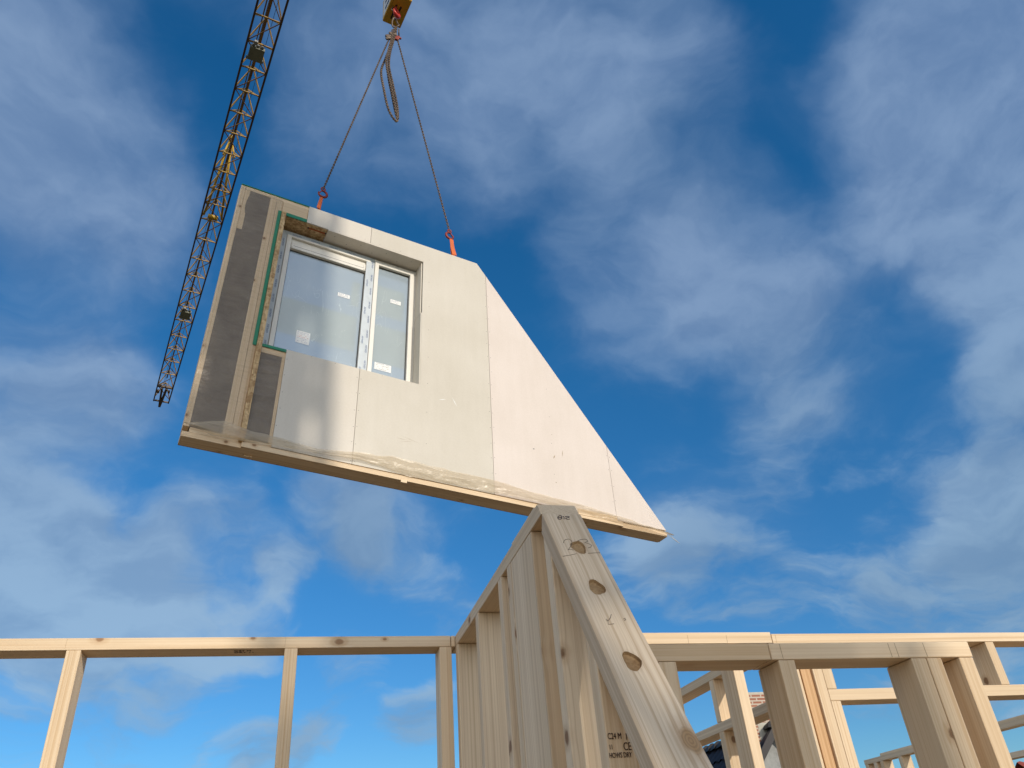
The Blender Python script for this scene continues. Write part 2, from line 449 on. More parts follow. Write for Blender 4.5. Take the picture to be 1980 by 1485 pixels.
# ------------------------------------------------------------------ object helpers
def finish_obj(name, bm, mats, parent=None, mw=None, smooth=False):
    me = bpy.data.meshes.new(name)
    bm.normal_update()
    bm.to_mesh(me)
    bm.free()
    for m in (mats if isinstance(mats, (list, tuple)) else [mats]):
        me.materials.append(m)
    if smooth:
        for p in me.polygons:
            p.use_smooth = True
    o = bpy.data.objects.new(name, me)
    COL.objects.link(o)
    if parent is not None:
        o.parent = parent
        if mw is None and PW[parent.name] != PM:
            mw = Matrix()
        if mw is not None:
            o.matrix_basis = PW[parent.name].inverted() @ mw
            PW[o.name] = mw
        else:
            PW[o.name] = PW[parent.name]
    else:
        o.matrix_basis = mw or Matrix()
        PW[o.name] = mw or Matrix()
    return o


PW = {}
PM = None


def tag(o, label=None, cat=None, group=None, kind=None):
    if label: o['label'] = label
    if cat: o['category'] = cat
    if group: o['group'] = group
    if kind: o['kind'] = kind
    return o


def thing(name, label, cat, mw=None, group=None, loc=None):
    o = bpy.data.objects.new(name, None)
    o.empty_display_size = 0.2
    COL.objects.link(o)
    mw = mw or Matrix.Translation(loc or (0, 0, 0))
    o.matrix_basis = mw
    PW[o.name] = mw
    return tag(o, label, cat, group)


def add_box(bm, lo, hi, mi=0, bevel=0.0):
    vs = [bm.verts.new((x, y, z)) for x in (lo[0], hi[0]) for y in (lo[1], hi[1]) for z in (lo[2], hi[2])]
    fs = []
    for q in ((0, 1, 3, 2), (4, 6, 7, 5), (0, 4, 5, 1), (2, 3, 7, 6), (0, 2, 6, 4), (1, 5, 7, 3)):
        f = bm.faces.new([vs[i] for i in q])
        f.material_index = mi
        fs.append(f)
    if bevel:
        es = list({e for f in fs for e in f.edges})
        r = bmesh.ops.bevel(bm, geom=es, offset=bevel, segments=2, affect='EDGES', profile=0.6)
        for f in r['faces']:
            f.material_index = mi
    return fs


def box(name, lo, hi, mat, parent, bevel=0.0, mi=0):
    bm = bmesh.new()
    add_box(bm, lo, hi, 0, bevel)
    return finish_obj(name, bm, mat, parent)


def frame_of(p0, p1, up):
    x = (p1 - p0).normalized()
    up = Vector(up)
    z = (up - x * up.dot(x)).normalized()
    y = z.cross(x)
    m = Matrix((x, y, z)).transposed().to_4x4()
    m.translation = p0
    return m


def timber(name, p0, p1, w, t, up, mat, parent, bevel=0.0022, cut0=0.0, cut1=0.0):
    """a length of timber from p0 to p1; t is measured along up, w across; the axis runs through the middle of the section.
    cut0 / cut1 slant the ends (offset of the +up side along the length)"""
    p0, p1 = Vector(p0), Vector(p1)
    m = frame_of(p0, p1, up)
    L = (p1 - p0).length
    bm = bmesh.new()
    nseg = max(1, int(L / 0.5))
    rings = []
    for i in range(nseg + 1):
        s = i / nseg
        ring = []
        for (y, z) in ((-w / 2, -t / 2), (w / 2, -t / 2), (w / 2, t / 2), (-w / 2, t / 2)):
            x = L * s
            k = z / t * 2
            if i == 0: x += cut0 * k
            if i == nseg: x += cut1 * k
            ring.append(bm.verts.new((x, y, z)))
        rings.append(ring)
    for a, b in zip(rings[:-1], rings[1:]):
        for k in range(4):
            bm.faces.new((a[k], a[(k + 1) % 4], b[(k + 1) % 4], b[k]))
    bm.faces.new(rings[0][::-1]); bm.faces.new(rings[-1])
    bmesh.ops.recalc_face_normals(bm, faces=bm.faces)
    if bevel:
        es = [e for e in bm.edges if e.calc_face_angle(0) > 0.5]
        bmesh.ops.bevel(bm, geom=es, offset=bevel, segments=2, affect='EDGES', profile=0.5)
    # very slight natural bow
    ax, ay = random.uniform(-1, 1) * 0.0012 * L, random.uniform(-1, 1) * 0.0008 * L
    for v in bm.verts:
        q = math.sin(math.pi * min(1, max(0, v.co.x / L)))
        v.co.z += ay * q * 0.5
        v.co.y += ax * q * 0.5
    return finish_obj(name, bm, mat, parent, m)


def tube(bm, pts, r, seg=8, closed=False, mi=0, caps=True):
    pts = [Vector(p) for p in pts]
    n = len(pts)
    rings = []
    prev = None
    for i in range(n):
        a = pts[(i - 1) % n] if (closed or i > 0) else pts[i]
        b = pts[(i + 1) % n] if (closed or i < n - 1) else pts[i]
        d = (b - a).normalized()
        if prev is None:
            u = d.orthogonal().normalized()
        else:
            u = (prev - d * prev.dot(d)).normalized()
        prev = u
        v = d.cross(u)
        rr = r[i] if isinstance(r, (list, tuple)) else r
        rings.append([bm.verts.new(pts[i] + (u * math.cos(2 * math.pi * k / seg) + v * math.sin(2 * math.pi * k / seg)) * rr) for k in range(seg)])
    m = n if closed else n - 1
    for i in range(m):
        A, B = rings[i], rings[(i + 1) % n]
        for k in range(seg):
            f = bm.faces.new((A[k], A[(k + 1) % seg], B[(k + 1) % seg], B[k]))
            f.material_index = mi
            f.smooth = True
    if not closed and caps:
        bm.faces.new(rings[0][::-1]).material_index = mi
        bm.faces.new(rings[-1]).material_index = mi


def bar(bm, a, b, w, up=(0, 0, 1), mi=0, h=None):
    a, b = Vector(a), Vector(b)
    if abs((b - a).normalized().dot(Vector(up))) > 0.95:
        up = (1, 0, 0)
    m = frame_of(a, b, up)
    L = (b - a).length
    h = h or w
    vs = [bm.verts.new(m @ Vector((x, y, z))) for x in (0, L) for y in (-w / 2, w / 2) for z in (-h / 2, h / 2)]
    for q in ((0, 1, 3, 2), (4, 6, 7, 5), (0, 4, 5, 1), (2, 3, 7, 6), (0, 2, 6, 4), (1, 5, 7, 3)):
        bm.faces.new([vs[i] for i in q]).material_index = mi


def text_mesh(name, s, size, mw, mat, parent, shear=0.0, sx=1.0, bold=0.0):
    cu = bpy.data.curves.new('t', 'FONT')
    cu.body = s
    cu.size = size
    cu.extrude = 0.0004
    cu.shear = shear
    cu.offset = bold
    cu.resolution_u = 3
    ob = bpy.data.objects.new('t', cu)
    COL.objects.link(ob)
    dg = bpy.context.evaluated_depsgraph_get()
    me = bpy.data.meshes.new_from_object(ob.evaluated_get(dg))
    bpy.data.objects.remove(ob)
    bpy.data.curves.remove(cu)
    me.name = name
    me.materials.clear()
    me.materials.append(mat)
    for v in me.vertices:
        v.co.x *= sx
    o = bpy.data.objects.new(name, me)
    COL.objects.link(o)
    o.parent = parent
    o.matrix_basis = PW[parent.name].inverted() @ mw
    return o


def axes(o, x, z):
    x, z = Vector(x).normalized(), Vector(z).normalized()
    y = z.cross(x)
    m = Matrix((x, y, z)).transposed().to_4x4()
    m.translation = o
    return m


# ------------------------------------------------------------------ setting
GZ = -3.0
bm = bmesh.new()
vs = [bm.verts.new((x, y, 0)) for x, y in ((-900, -900), (900, -900), (900, 900), (-900, 900))]
bm.faces.new(vs)
tag(finish_obj('ground', bm, GROUND, None, Matrix.Translation((0, 0, GZ))), kind='structure')
bm = bmesh.new()
add_box(bm, (-4.5, -4.5, -0.22), (6.2, 8.2, 0.0))
tag(finish_obj('floor_deck', bm, DECK), kind='structure')
bm = bmesh.new()
add_box(bm, (-4.4, -4.4, GZ), (6.1, 8.1, -0.225))
tag(finish_obj('storey_below', bm, BRICK), 'red brick storey carrying the timber frame walls', 'building')

# ------------------------------------------------------------------ timber wall frames
TP = 0.041      # plate thickness
TS = 0.046      # stud thickness
DW = 0.105      # wall depth
PT = 2.507      # top of the top plates


def studs_x(parent, xs, Y, z0, z1, mat=WOOD, name='stud'):
    for x in xs:
        timber(name, (x + TS / 2, Y + DW / 2, z0), (x + TS / 2, Y + DW / 2, z1), DW, TS, (1, 0, 0), mat, parent)


back = thing('timber_wall_frame', 'long sunlit stud wall frame of pale timber running right across behind the sloping wall end', 'wall frame', loc=(-2.6, 3.0, 0), group='timber stud wall frames')
zt = PT - TP / 2
kq = [at(a, b, Y=3.0) for a, b in ((656, 1241), (744, 1236), (193, 1236), (489, 1234))]
WOODK = wood_mat('knotty_pine', (0.80, 0.635, 0.44), (0.64, 0.455, 0.27), knot=(0.26, 0.14, 0.07),
                 given=[(q.x + 2.6, -DW / 2, q.z - zt, r) for q, r in zip(kq, (.013, .006, .010, .006))])
timber('top_plate', (-2.6, 3.0 + DW / 2, zt), (0.557, 3.0 + DW / 2, zt), DW, TP, (0, 0, 1), WOODK, back)
timber('top_plate', (0.5595, 3.0 + DW / 2, zt), (0.5745, 3.0 + DW / 2, zt), DW, TP, (0, 0, 1), WOOD, back)
timber('top_plate', (0.69, 3.0 + DW / 2, zt + 0.005), (1.944, 3.0 + DW / 2, zt + 0.005), DW, TP + 0.005, (0, 0, 1), WOOD, back)
timber('top_plate', (1.947, 3.0 + DW / 2, zt), (5.2, 3.0 + DW / 2, zt), DW, TP, (0, 0, 1), WOOD, back)
timber('bottom_plate', (-2.6, 3.0 + DW / 2, TP / 2), (0.5745, 3.0 + DW / 2, TP / 2), DW, TP, (0, 0, 1), WOOD, back)
timber('bottom_plate', (0.69, 3.0 + DW / 2, TP / 2), (5.2, 3.0 + DW / 2, TP / 2), DW, TP, (0, 0, 1), WOOD, back)
for x in (-2.5, -1.9, -1.42, -0.774, -0.055, 0.514):
    studs_x(back, [x], 3.0, TP + 0.001, PT - TP - 0.001)
studs_x(back, [0.5605 - TS + 0.0455], 3.0, 0.2, 0.201) if False else None
for x in (0.82, 1.30, 1.73, 1.99):
    studs_x(back, [x], 3.0, TP + 0.001, PT - TP - 0.001)
studs_x(back, [2.10], 3.0, TP + 0.001, PT - TP - 0.001, WOOD)
studs_x(back, [2.045], 3.004, TP + 0.001, PT - TP - 0.001, WOODO)
studs_x(back, [2.1475], 3.0, 2.2775, PT - TP - 0.001, WOOD, 'cripple_stud')
studs_x(back, [2.1475], 3.0, TP + 0.001, 2.2295, WOOD)
studs_x(back, [3.037, 3.62], 3.0, 2.2775, PT - TP - 0.001, WOOD, 'cripple_stud')
timber('window_header', (2.1475, 3.0 + DW / 2, 2.2535), (4.5, 3.0 + DW / 2, 2.2535), DW, 0.046, (0, 0, 1), WOOD, back)
studs_x(back, [4.51, 5.12], 3.0, TP + 0.001, PT - TP - 0.001)
# blue stamp under the plate
text_mesh('grade_stamp', 'C24 M\nDRY 11', 0.022, axes((-0.232, 3.035, PT - TP - 0.0012), (1, 0, 0), (0, 0, -1)), STAMP, back)

# the wall end with the roof slope
XG = 0.576
XC = XG + DW / 2
gab = thing('timber_wall_frame', 'nearest timber stud wall whose end plate slopes down towards us, marked 23 and drilled with holes', 'wall frame', loc=(XG, 3.0, 0), group='timber stud wall frames')
APY, APZ = 1.795, 2.507
timber('top_plate', (XC, 3.105, zt), (XC, APY - 0.004, zt), DW, TP, (0, 0, 1), WOODG, gab, bevel=0.0016, cut1=-0.0145)
box_o = timber('packer', (XC - 0.02, 2.12, PT + 0.011), (XC - 0.02, 1.865, PT + 0.011), 0.045, 0.018, (0, 0, 1), WOODG, gab)
for y in (2.957, 2.579, 2.232, 2.114):
    timber('stud', (XC, y + TS / 2, TP), (XC, y + TS / 2, PT - TP - 0.001), DW, TS, (0, 1, 0), WOODG, gab)
timber('stud', (XC, 2.115 + 0.0, TP), (XC, 2.115, PT - TP - 0.001), 0.001, 0.001, (0, 1, 0), WOODG, gab) if False else None
# broad board set flat in the wall face
timber('flat_board', (XG + 0.0235, 1.998, TP), (XG + 0.0235, 1.998, PT - TP - 0.0012), 0.226, 0.045, (1, 0, 0), WOODG, gab)
timber('stud', (XC + 0.022, 1.864, TP), (XC + 0.022, 1.864, PT - TP - 0.001), 0.060, 0.042, (0, 1, 0), WOOD, gab)
SLY, SLZ = -(1.771 - 1.314), -(2.468 - 1.809)
sl = Vector((0, SLY, SLZ)).normalized()
nrm = Vector((0, sl.z, -sl.y)).normalized()      # outward face normal (towards camera, up)
nrm = nrm if nrm.z > 0 else -nrm


def under_z(y, gap=0.0):
    """height of the underside of the sloping plate over y"""
    return 2.468 + (y - 1.771) * (SLZ / SLY) - (0.043 / abs(nrm.z)) - gap


for y in (1.733, 1.516, 1.27, 0.9, 0.55):
    zt1, zt0 = under_z(y, 0.001), under_z(y + TS, 0.001)
    zm = min((zt1 + zt0) / 2, PT - TP - 0.0625)
    cut = (zt0 - zt1) / 2
    timber('stud', (XC, y + TS / 2, TP), (XC, y + TS / 2, zm), DW, TS, (0, 1, 0), WOODG if y != 1.516 else WOOD, gab, cut1=cut)
timber('bottom_plate', (XC, 3.105, TP / 2), (XC, 0.1, TP / 2), DW, TP, (0, 0, 1), WOODG, gab)
# the sloping plate with its drilled holes
T0 = Vector((XC, 1.771, 2.4665))
Ls = (2.4665 - 0.02) / -sl.z
p0 = T0 - nrm * 0.0215
msl = frame_of(p0, p0 + sl * Ls, nrm)


def slope_pt(px, py, lift=0.0):
    return on_plane(px, py, T0, nrm) + nrm * lift


bm = bmesh.new()
t_ = 0.0215
nseg = 8
sk = 0.0215 * (-sl.y) / (-sl.z) * 0.0
rings = []
for i in range(nseg + 1):
    x = Ls * i / nseg
    ring = []
    for (y, z) in ((-DW / 2, -t_), (DW / 2, -t_), (DW / 2, t_), (-DW / 2, t_)):
        xx = x
        if i == 0:
            # horizontal cut right under the top plate
            xx = x - z * (-nrm.z) / (-sl.z) * 1.0 if False else x + (z - t_) * (nrm.z / sl.z) * 1.0
        ring.append(bm.verts.new((xx, y, z)))
    rings.append(ring)
for a, b in zip(rings[:-1], rings[1:]):
    for k in range(4):
        bm.faces.new((a[k], a[(k + 1) % 4], b[(k + 1) % 4], b[k]))
bm.faces.new(rings[0][::-1]); bm.faces.new(rings[-1])
bmesh.ops.recalc_face_normals(bm, faces=bm.faces)
bmesh.ops.bevel(bm, geom=[e for e in bm.edges if e.calc_face_angle(0) > 0.5], offset=0.0018, segments=2, affect='EDGES', profile=0.5)
HOLE = plain('raw_hole', (0.46, 0.31, 0.16), 0.95, scale=90, bump=0.8, col2=(0.17, 0.09, 0.035))
kk = [msl.inverted() @ slope_pt(*q) for q in ((1336, 1432), (1222, 1278), (1154, 1135), (1119, 1058))]
WOODR = wood_mat('sloping_pine', (0.77, 0.64, 0.475), (0.54, 0.405, 0.27), rings=1.15, rough=0.7, knot=(0.30, 0.18, 0.085),
                 given=[(kk[0].x, kk[0].y, kk[0].z, .021)] + [(q.x, q.y, q.z, .012) for q in kk[1:]])
sp = finish_obj('sloping_plate', bm, [WOODR, HOLE], gab, msl)
# drill
bm = bmesh.new()
for (hx, hy, r) in ((1119, 1058, .0205), (1154, 1135.5, .0205), (1222, 1278, .0205)):
    c = msl.inverted() @ slope_pt(hx, hy)
    nn = 20
    lo_, hi_ = [], []
    for k in range(nn):
        a = 2 * math.pi * k / nn
        j = 1 + 0.10 * math.sin(3 * a + hx) + random.uniform(-.04, .04)
        lo_.append(bm.verts.new((c.x + r * 1.5 * 0.80 * j * math.cos(a), c.y + r * 0.80 * j * math.sin(a), t_ - 0.006)))
        hi_.append(bm.verts.new((c.x + r * 1.5 * 1.05 * j * math.cos(a), c.y + r * 1.05 * j * math.sin(a), t_ + 0.01)))
    for k in range(nn):
        bm.faces.new((lo_[k], lo_[(k + 1) % nn], hi_[(k + 1) % nn], hi_[k])).material_index = 1
    bm.faces.new(lo_[::-1]).material_index = 1
    bm.faces.new(hi_).material_index = 1
bmesh.ops.recalc_face_normals(bm, faces=bm.faces)
cut_me = bpy.data.meshes.new('cut')
bm.to_mesh(cut_me); bm.free()
cut_me.materials.append(WOODR); cut_me.materials.append(HOLE)
cut = bpy.data.objects.new('cut', cut_me)
COL.objects.link(cut)
cut.matrix_world = msl
md = sp.modifiers.new('b', 'BOOLEAN')
md.operation = 'DIFFERENCE'
md.solver = 'EXACT'
md.object = cut
bpy.context.view_layer.update()
dg = bpy.context.evaluated_depsgraph_get()
nm = bpy.data.meshes.new_from_object(sp.evaluated_get(dg))
sp.modifiers.clear()
nm.name = 'sloping_plate'
sp.data = nm
bpy.data.objects.remove(cut)
if len(nm.materials) < 2:
    nm.materials.clear(); nm.materials.append(WOODR); nm.materials.append(HOLE)


def stroke(bm, pts, lift, r, fn=slope_pt):
    tube(bm, [fn(x, y, lift) for x, y in pts], r, 5)


# handwriting: marker mark and pencil figures
c6 = lambda x, y: (1020 + x / 6.75, 960 + y / 6.75)
bm = bmesh.new()
for L in ([(400, 262), (393, 280), (402, 296), (425, 300), (445, 290), (450, 268), (440, 252), (415, 252), (400, 262)], [(398, 278), (448, 274)],
          [(462, 262), (474, 268), (478, 282), (474, 300)], [(492, 266), (515, 260), (548, 268), (535, 276), (505, 282), (497, 292), (520, 300), (550, 298)]):
    stroke(bm, [c6(*p) for p in L], 0.0003, 0.0011)
finish_obj('marker_writing', bm, INK, gab)
bm = bmesh.new()
for L in ([(470, 608), (475, 580), (500, 562), (540, 556), (570, 575), (582, 602), (570, 640), (550, 670), (530, 698), (560, 690), (600, 700)],
          [(655, 580), (690, 565), (740, 557), (775, 565), (785, 585), (745, 605), (800, 618), (838, 640), (825, 662), (790, 672)],
          [(460, 782), (560, 765), (640, 748)], [(790, 742), (860, 738), (945, 735)]):
    stroke(bm, [c6(*p) for p in L], 0.0002, 0.0007)
c3 = lambda x, y: (860 + x / 5.5, 1160 + y / 5.5)
for L in ([(1770, 155), (1762, 190), (1735, 225), (1740, 262), (1800, 255)], [(1715, 205), (1730, 215), (1722, 225)], [(1900, 205), (1915, 195), (1925, 212), (1908, 220)]):
    stroke(bm, [c3(*p) for p in L], 0.0002, 0.0008)
finish_obj('pencil_writing', bm, PENCIL, gab)
# grade stamp on the face of the nearest stud
YS = 1.516
for s, px, py, sz in (('C24 M', 1175, 1429.5, .0185), ('N', 1210.5, 1430.5, .020), ('11', 1178, 1449, .014), ('CE', 1206, 1451, .024), ('HOWS DRY', 1178, 1466, .0155)):
    q = at(px, py, Y=YS)
    text_mesh('grade_stamp', s, sz * .85, axes((q.x, YS - 0.0008, q.z), (1, 0, 0.0), (0, -1, 0)), STAMP, gab, sx=0.66)

# nearer interior wall on the right
YN = 1.8
NT_ = 2.1405
near = thing('timber_wall_frame', 'shorter stud wall frame in front, its half shaded top plate ending in a sunlit stud pair at the right', 'wall frame', loc=(0.80, YN, 0), group='timber stud wall frames')
timber('top_plate', (0.70, YN + DW / 2, NT_ - TP / 2), (1.151, YN + DW / 2, NT_ - TP / 2), DW, TP, (0, 0, 1), WOOD, near)
timber('top_plate', (1.1535, YN + DW / 2, NT_ - TP / 2), (1.765, YN + DW / 2, NT_ - TP / 2), DW, TP, (0, 0, 1), WOOD, near)
timber('bottom_plate', (0.70, YN + DW / 2, TP / 2), (1.765, YN + DW / 2, TP / 2), DW, TP, (0, 0, 1), WOOD, near)
for x in (0.843, 1.170, 1.566, 1.6145, 1.717):
    studs_x(near, [x], YN, TP + 0.001, NT_ - TP - 0.001)

bm = bmesh.new()
for px_ in (1489 + 22, 1722, 1735, 1790):
    q = at(px_, 1260, Y=YN)
    bar(bm, (q.x, YN - .0004, NT_ - TP + .002), (q.x - .001, YN - .0004, NT_ - .002), .0009, h=.0006)
finish_obj('pencil_mark', bm, SOFTP, near)
bm = bmesh.new()
for px_ in (130, 552, 1330, 1405, 1500, 1728, 1905):
    q = at(px_, 1235, Y=3.0)
    bar(bm, (q.x, 3.0 - .0004, PT - TP + .003), (q.x + .001, 3.0 - .0004, PT - .003), .0010, h=.0006)
finish_obj('pencil_mark', bm, SOFTP, back)

# walls running away from us
for nm_, lb, X, y0, y1, ys, rail in (
        ('timber_wall_frame', 'stud wall frame running away behind the back wall, a sunlit triangle on its short stud', 1.966, 3.108, 5.6, (3.62, 4.25, 4.9, 5.5), 2.272),
        ('timber_wall_frame', 'farthest low timber frame glimpsed at the bottom right between the studs', 5.40, 3.4, 7.3, (3.5, 4.1, 4.75, 6.75, 7.02, 7.12, 7.25), 2.30)):
    w = thing(nm_, lb, 'wall frame', loc=(X, y0, 0), group='timber stud wall frames')
    xc = X + DW / 2
    timber('top_plate', (xc, y0, PT - TP / 2), (xc, y1, PT - TP / 2), DW, TP, (0, 0, 1), WOODG, w)
    if X > 5:
        timber('top_plate', (xc, y0, PT + 0.012), (xc, y1 - 0.25, PT + 0.012), DW * 0.8, 0.022, (0, 0, 1), WOOD, w)
        timber('rail', (xc, y0, rail - TP / 2), (xc, 6.0, rail - TP / 2), DW, TP, (0, 0, 1), WOODG, w)
    else:
        timber('rail', (xc, y0, rail - TP / 2), (xc, y1, rail - TP / 2), DW, TP, (0, 0, 1), WOODG, w)
    timber('bottom_plate', (xc, y0, TP / 2), (xc, y1, TP / 2), DW, TP, (0, 0, 1), WOODG, w)
    for y in ys:
        if X < 5:
            timber('stud', (xc, y + TS / 2, TP), (xc, y + TS / 2, rail - TP - 0.001), DW, TS, (0, 1, 0), WOOD, w)
            timber('cripple_stud', (xc, y + TS / 2, rail + 0.001), (xc, y + TS / 2, PT - TP - 0.001), DW, TS, (0, 1, 0), WOOD, w)
        elif y > 6:
            timber('stud', (xc, y + TS / 2, TP), (xc, y + TS / 2, PT - TP - 0.001), DW, TS, (0, 1, 0), WOOD, w)
        else:
            timber('stud', (xc, y + TS / 2, TP), (xc, y + TS / 2, rail - TP - 0.001), DW, TS, (0, 1, 0), WOOD, w)

# ------------------------------------------------------------------ the hanging wall panel
PU = Vector((0.96777751, 0.24690948, -0.04942058))
PY = Vector((-0.24901851, 0.96757376, -0.04231795))
PV = Vector((0.03736936, 0.053261, 0.99788115))
P0 = Vector((-0.8925949, 4.99579124, 4.44721416))
PM = Matrix((PU, PY, PV)).transposed().to_4x4()
PM.translation = P0
panel = thing('wall_panel', 'prefabricated wall panel with window and slanted right side hanging in the air from chains', 'wall panel', mw=PM)


def ploc(px, py, off=0.0):
    q = on_plane(px, py, P0 + PY * off, PY) - P0
    return q.dot(PU), q.dot(PV)


def pw(u, y, v):
    return P0 + PU * u + PY * y + PV * v


def ptimber(name, a, b, w, t, up, mat, bevel=0.002, **k):
    """a, b and up are (u, depth, v) on the panel"""
    upw = PU * up[0] + PY * up[1] + PV * up[2]
    return timber(name, pw(*a), pw(*b), w, t, upw, mat, panel, bevel, **k)


PH = 2.655
SLOPE = (2.31, 4.175)      # top and bottom u of the slanted edge
DF = 0.138                 # depth of the frame
YB0 = 0.0125               # boards in front of it


def su(v):
    return SLOPE[1] + (SLOPE[0] - SLOPE[1]) * v / PH


def polyboard(name, outline, mat, y0=0.0, y1=YB0, holes=None, screws=(), marks=(), bevel=0.0012):
    """a flat board: outline of (u,v) with an optional rectangular notch already in the outline"""
    bm = bmesh.new()
    f = bm.faces.new([bm.verts.new((u, y0, v)) for u, v in outline])
    r = bmesh.ops.extrude_face_region(bm, geom=[f])
    for e in r['geom']:
        if isinstance(e, bmesh.types.BMVert):
            e.co.y = y1
    bmesh.ops.recalc_face_normals(bm, faces=bm.faces)
    if bevel:
        bmesh.ops.bevel(bm, geom=[e for e in bm.edges if e.calc_face_angle(0) > 0.6], offset=bevel, segments=1, affect='EDGES')
    for (u, v) in screws:
        u += random.uniform(-.004, .004); v += random.uniform(-.01, .01)
        r_ = 0.0030
        vs = [bm.verts.new((u + r_ * math.cos(k * math.pi / 4), y0 - 0.0005, v + r_ * math.sin(k * math.pi / 4))) for k in range(8)]
        bm.faces.new(vs).material_index = 1
    for (xa, ya, xb, yb, wq, mi) in marks:
        (ua, va), (ub, vb) = ploc(xa, ya), ploc(xb, yb)
        d_ = Vector((ub - ua, vb - va)).normalized()
        n_ = Vector((-d_.y, d_.x)) * wq
        bm.faces.new([bm.verts.new((ua, y0 - .0004, va)), bm.verts.new(((ua + ub) / 2 + n_.x, y0 - .0004, (va + vb) / 2 + n_.y)),
                      bm.verts.new((ub, y0 - .0004, vb)), bm.verts.new(((ua + ub) / 2 - n_.x, y0 - .0004, (va + vb) / 2 - n_.y))]).material_index = mi
    return finish_obj(name, bm, [mat, SCREW, PAPER, SOFTP], panel)


def col_screws(u, v0, v1, st=0.155):
    out = []
    v = v0 + 0.03
    while v < v1:
        out.append((u, v)); v += st
    return out


VB = 0.052
polyboard('lining_board', [(.606, VB), (1.2035, VB), (1.2035, .958), (.606, .958)], GYP_A, screws=col_screws(.62, VB, .95) + col_screws(1.19, VB, .95) + [(.8, .945), (1.0, .945)])
polyboard('lining_board', [(.606, 2.44), (1.2035, 2.44), (1.2035, PH), (.606, PH)], GYP_A, screws=[(.65, 2.46), (.9, 2.455), (1.15, 2.46), (.9, 2.63)])
polyboard('lining_board', [(1.2065, VB), (2.4035, VB), (2.4035, PH - (2.4035 - SLOPE[0]) * 1.4235), (SLOPE[0], PH), (1.2065, PH), (1.2065, 2.44), (1.735, 2.44), (1.735, .958), (1.2065, .958)],
          GYP_B, marks=[(848, 773, 863, 772, .004, 2), (874, 768, 884, 787, .004, 2), (765, 846, 790, 852, .0012, 3), (775, 842, 812, 858, .0010, 3), (770, 855, 800, 853, .001, 3)], screws=col_screws(1.222, VB, .95) + col_screws(2.39, VB, 2.45) + col_screws(1.80, VB, 2.6, .3) + [(1.3, 2.46), (1.5, 2.46), (1.4, .94)])
polyboard('lining_board', [(2.4065, VB), (3.602, VB), (3.602, PH * (SLOPE[1] - 3.602) / (SLOPE[1] - SLOPE[0])), (2.4065, PH * (SLOPE[1] - 2.4065) / (SLOPE[1] - SLOPE[0]))],
          GYP_C, marks=[(1070, 887, 1073, 880, .006, 3), (1087, 884, 1088, 870, .0035, 3), (1030, 868, 1034, 868, .006, 1), (1066, 840, 1068, 841, .004, 3), (1074, 932, 1077, 934, .005, 3)], screws=col_screws(2.42, VB, 2.4) + col_screws(3.0, VB, 1.5, .3) + col_screws(3.59, VB, .75))
polyboard('lining_board', [(3.6045, VB), (su(VB), VB), (3.6045, PH * (SLOPE[1] - 3.6045) / (SLOPE[1] - SLOPE[0]))], GYP_C, screws=col_screws(3.62, VB, .75))

# frame timbers (behind the boards, showing at the left, below and at the edges)
F0, F1 = YB0 + 0.0008, DF
fm = (F0 + F1) / 2
fd = F1 - F0
ptimber('bottom_plate', (0.0, fm, 0.0 + .0205), (4.15, fm, .0205), .0415, fd, (0, -1, 0), WOOD, cut1=0)
ptimber('bottom_lath', (0.40, F0 - 0.0095, .0225), (3.66, F0 - 0.0095, .0225), .042, .0165, (0, -1, 0), WOOD)
ptimber('bottom_plate', (0.045, fm, .0625), (4.1, fm, .0625), .041, fd, (0, -1, 0), WOOD)
ptimber('stud', (0.02, fm, .084), (0.02, fm, PH - .003), .040, fd, (0, -1, 0), WOOD)
ptimber('stud', (0.0625, fm, 2.11), (0.0625, fm, PH - .0425), .043, fd, (0, -1, 0), WOOD)
ptimber('stud', (0.290, fm, .084), (0.290, fm, PH - .043), .055, fd, (0, -1, 0), WOOD)
ptimber('stud', (0.3475, fm, .084), (0.3475, fm, PH - .043), .057, fd, (0, -1, 0), WOOD)
ptimber('stud', (0.594, fm, .084), (0.594, fm, .955), .023, fd, (0, -1, 0), WOOD)
ptimber('stud', (1.205, fm, .084), (1.205, fm, .93), .045, fd, (0, -1, 0), WOOD)
ptimber('stud', (1.77, fm, .084), (1.77, fm, PH - .05), .045, fd, (0, -1, 0), WOOD)
ptimber('stud', (2.405, fm, .084), (2.405, fm, 2.42), .045, fd, (0, -1, 0), WOOD)
ptimber('stud', (3.0, fm, .084), (3.0, fm, 1.55), .045, fd, (0, -1, 0), WOOD)
ptimber('stud', (3.603, fm, .084), (3.603, fm, .74), .045, fd, (0, -1, 0), WOOD)
ptimber('top_plate', (0.042, fm, PH - .0215), (SLOPE[0] - .012, fm, PH - .0215), .040, fd, (0, -1, 0), WOOD)
a0 = (SLOPE[0] - .0165, PH); a1 = (SLOPE[1] - .0165 - .02, 0.0)
ptimber('slanted_plate', (a0[0] - .012, fm, a0[1] - .02), (a1[0] - .02, fm, .03), .040, fd, (0, -1, 0), WOOD)
ptimber('window_sill_rail', (0.418, fm, .908), (1.75, fm, .908), .056, fd, (0, -1, 0), WOOD)
ptimber('header_board', (.378, fm - 0.002, 2.5465), (.604, fm - .002, 2.5465), .131, fd, (0, -1, 0), WOOD)
ptimber('header_board', (.6065, fm, 2.530), (1.745, fm, 2.530), .13, fd, (0, -1, 0), WOOD)
ptimber('nailing_block', (1.596, 0.0, -.003), (1.646, 0.0, -.003), .03, .014, (0, -1, 0), WOOD)
ptimber('nailing_block', (3.20, -0.003, .055), (3.602, -0.003, .055), .055, .008, (0, -1, 0), WOOD)
ptimber('nailing_block', (.44, .09, -.006), (.50, .09, -.006), .02, .01, (0, -1, 0), WOOD)
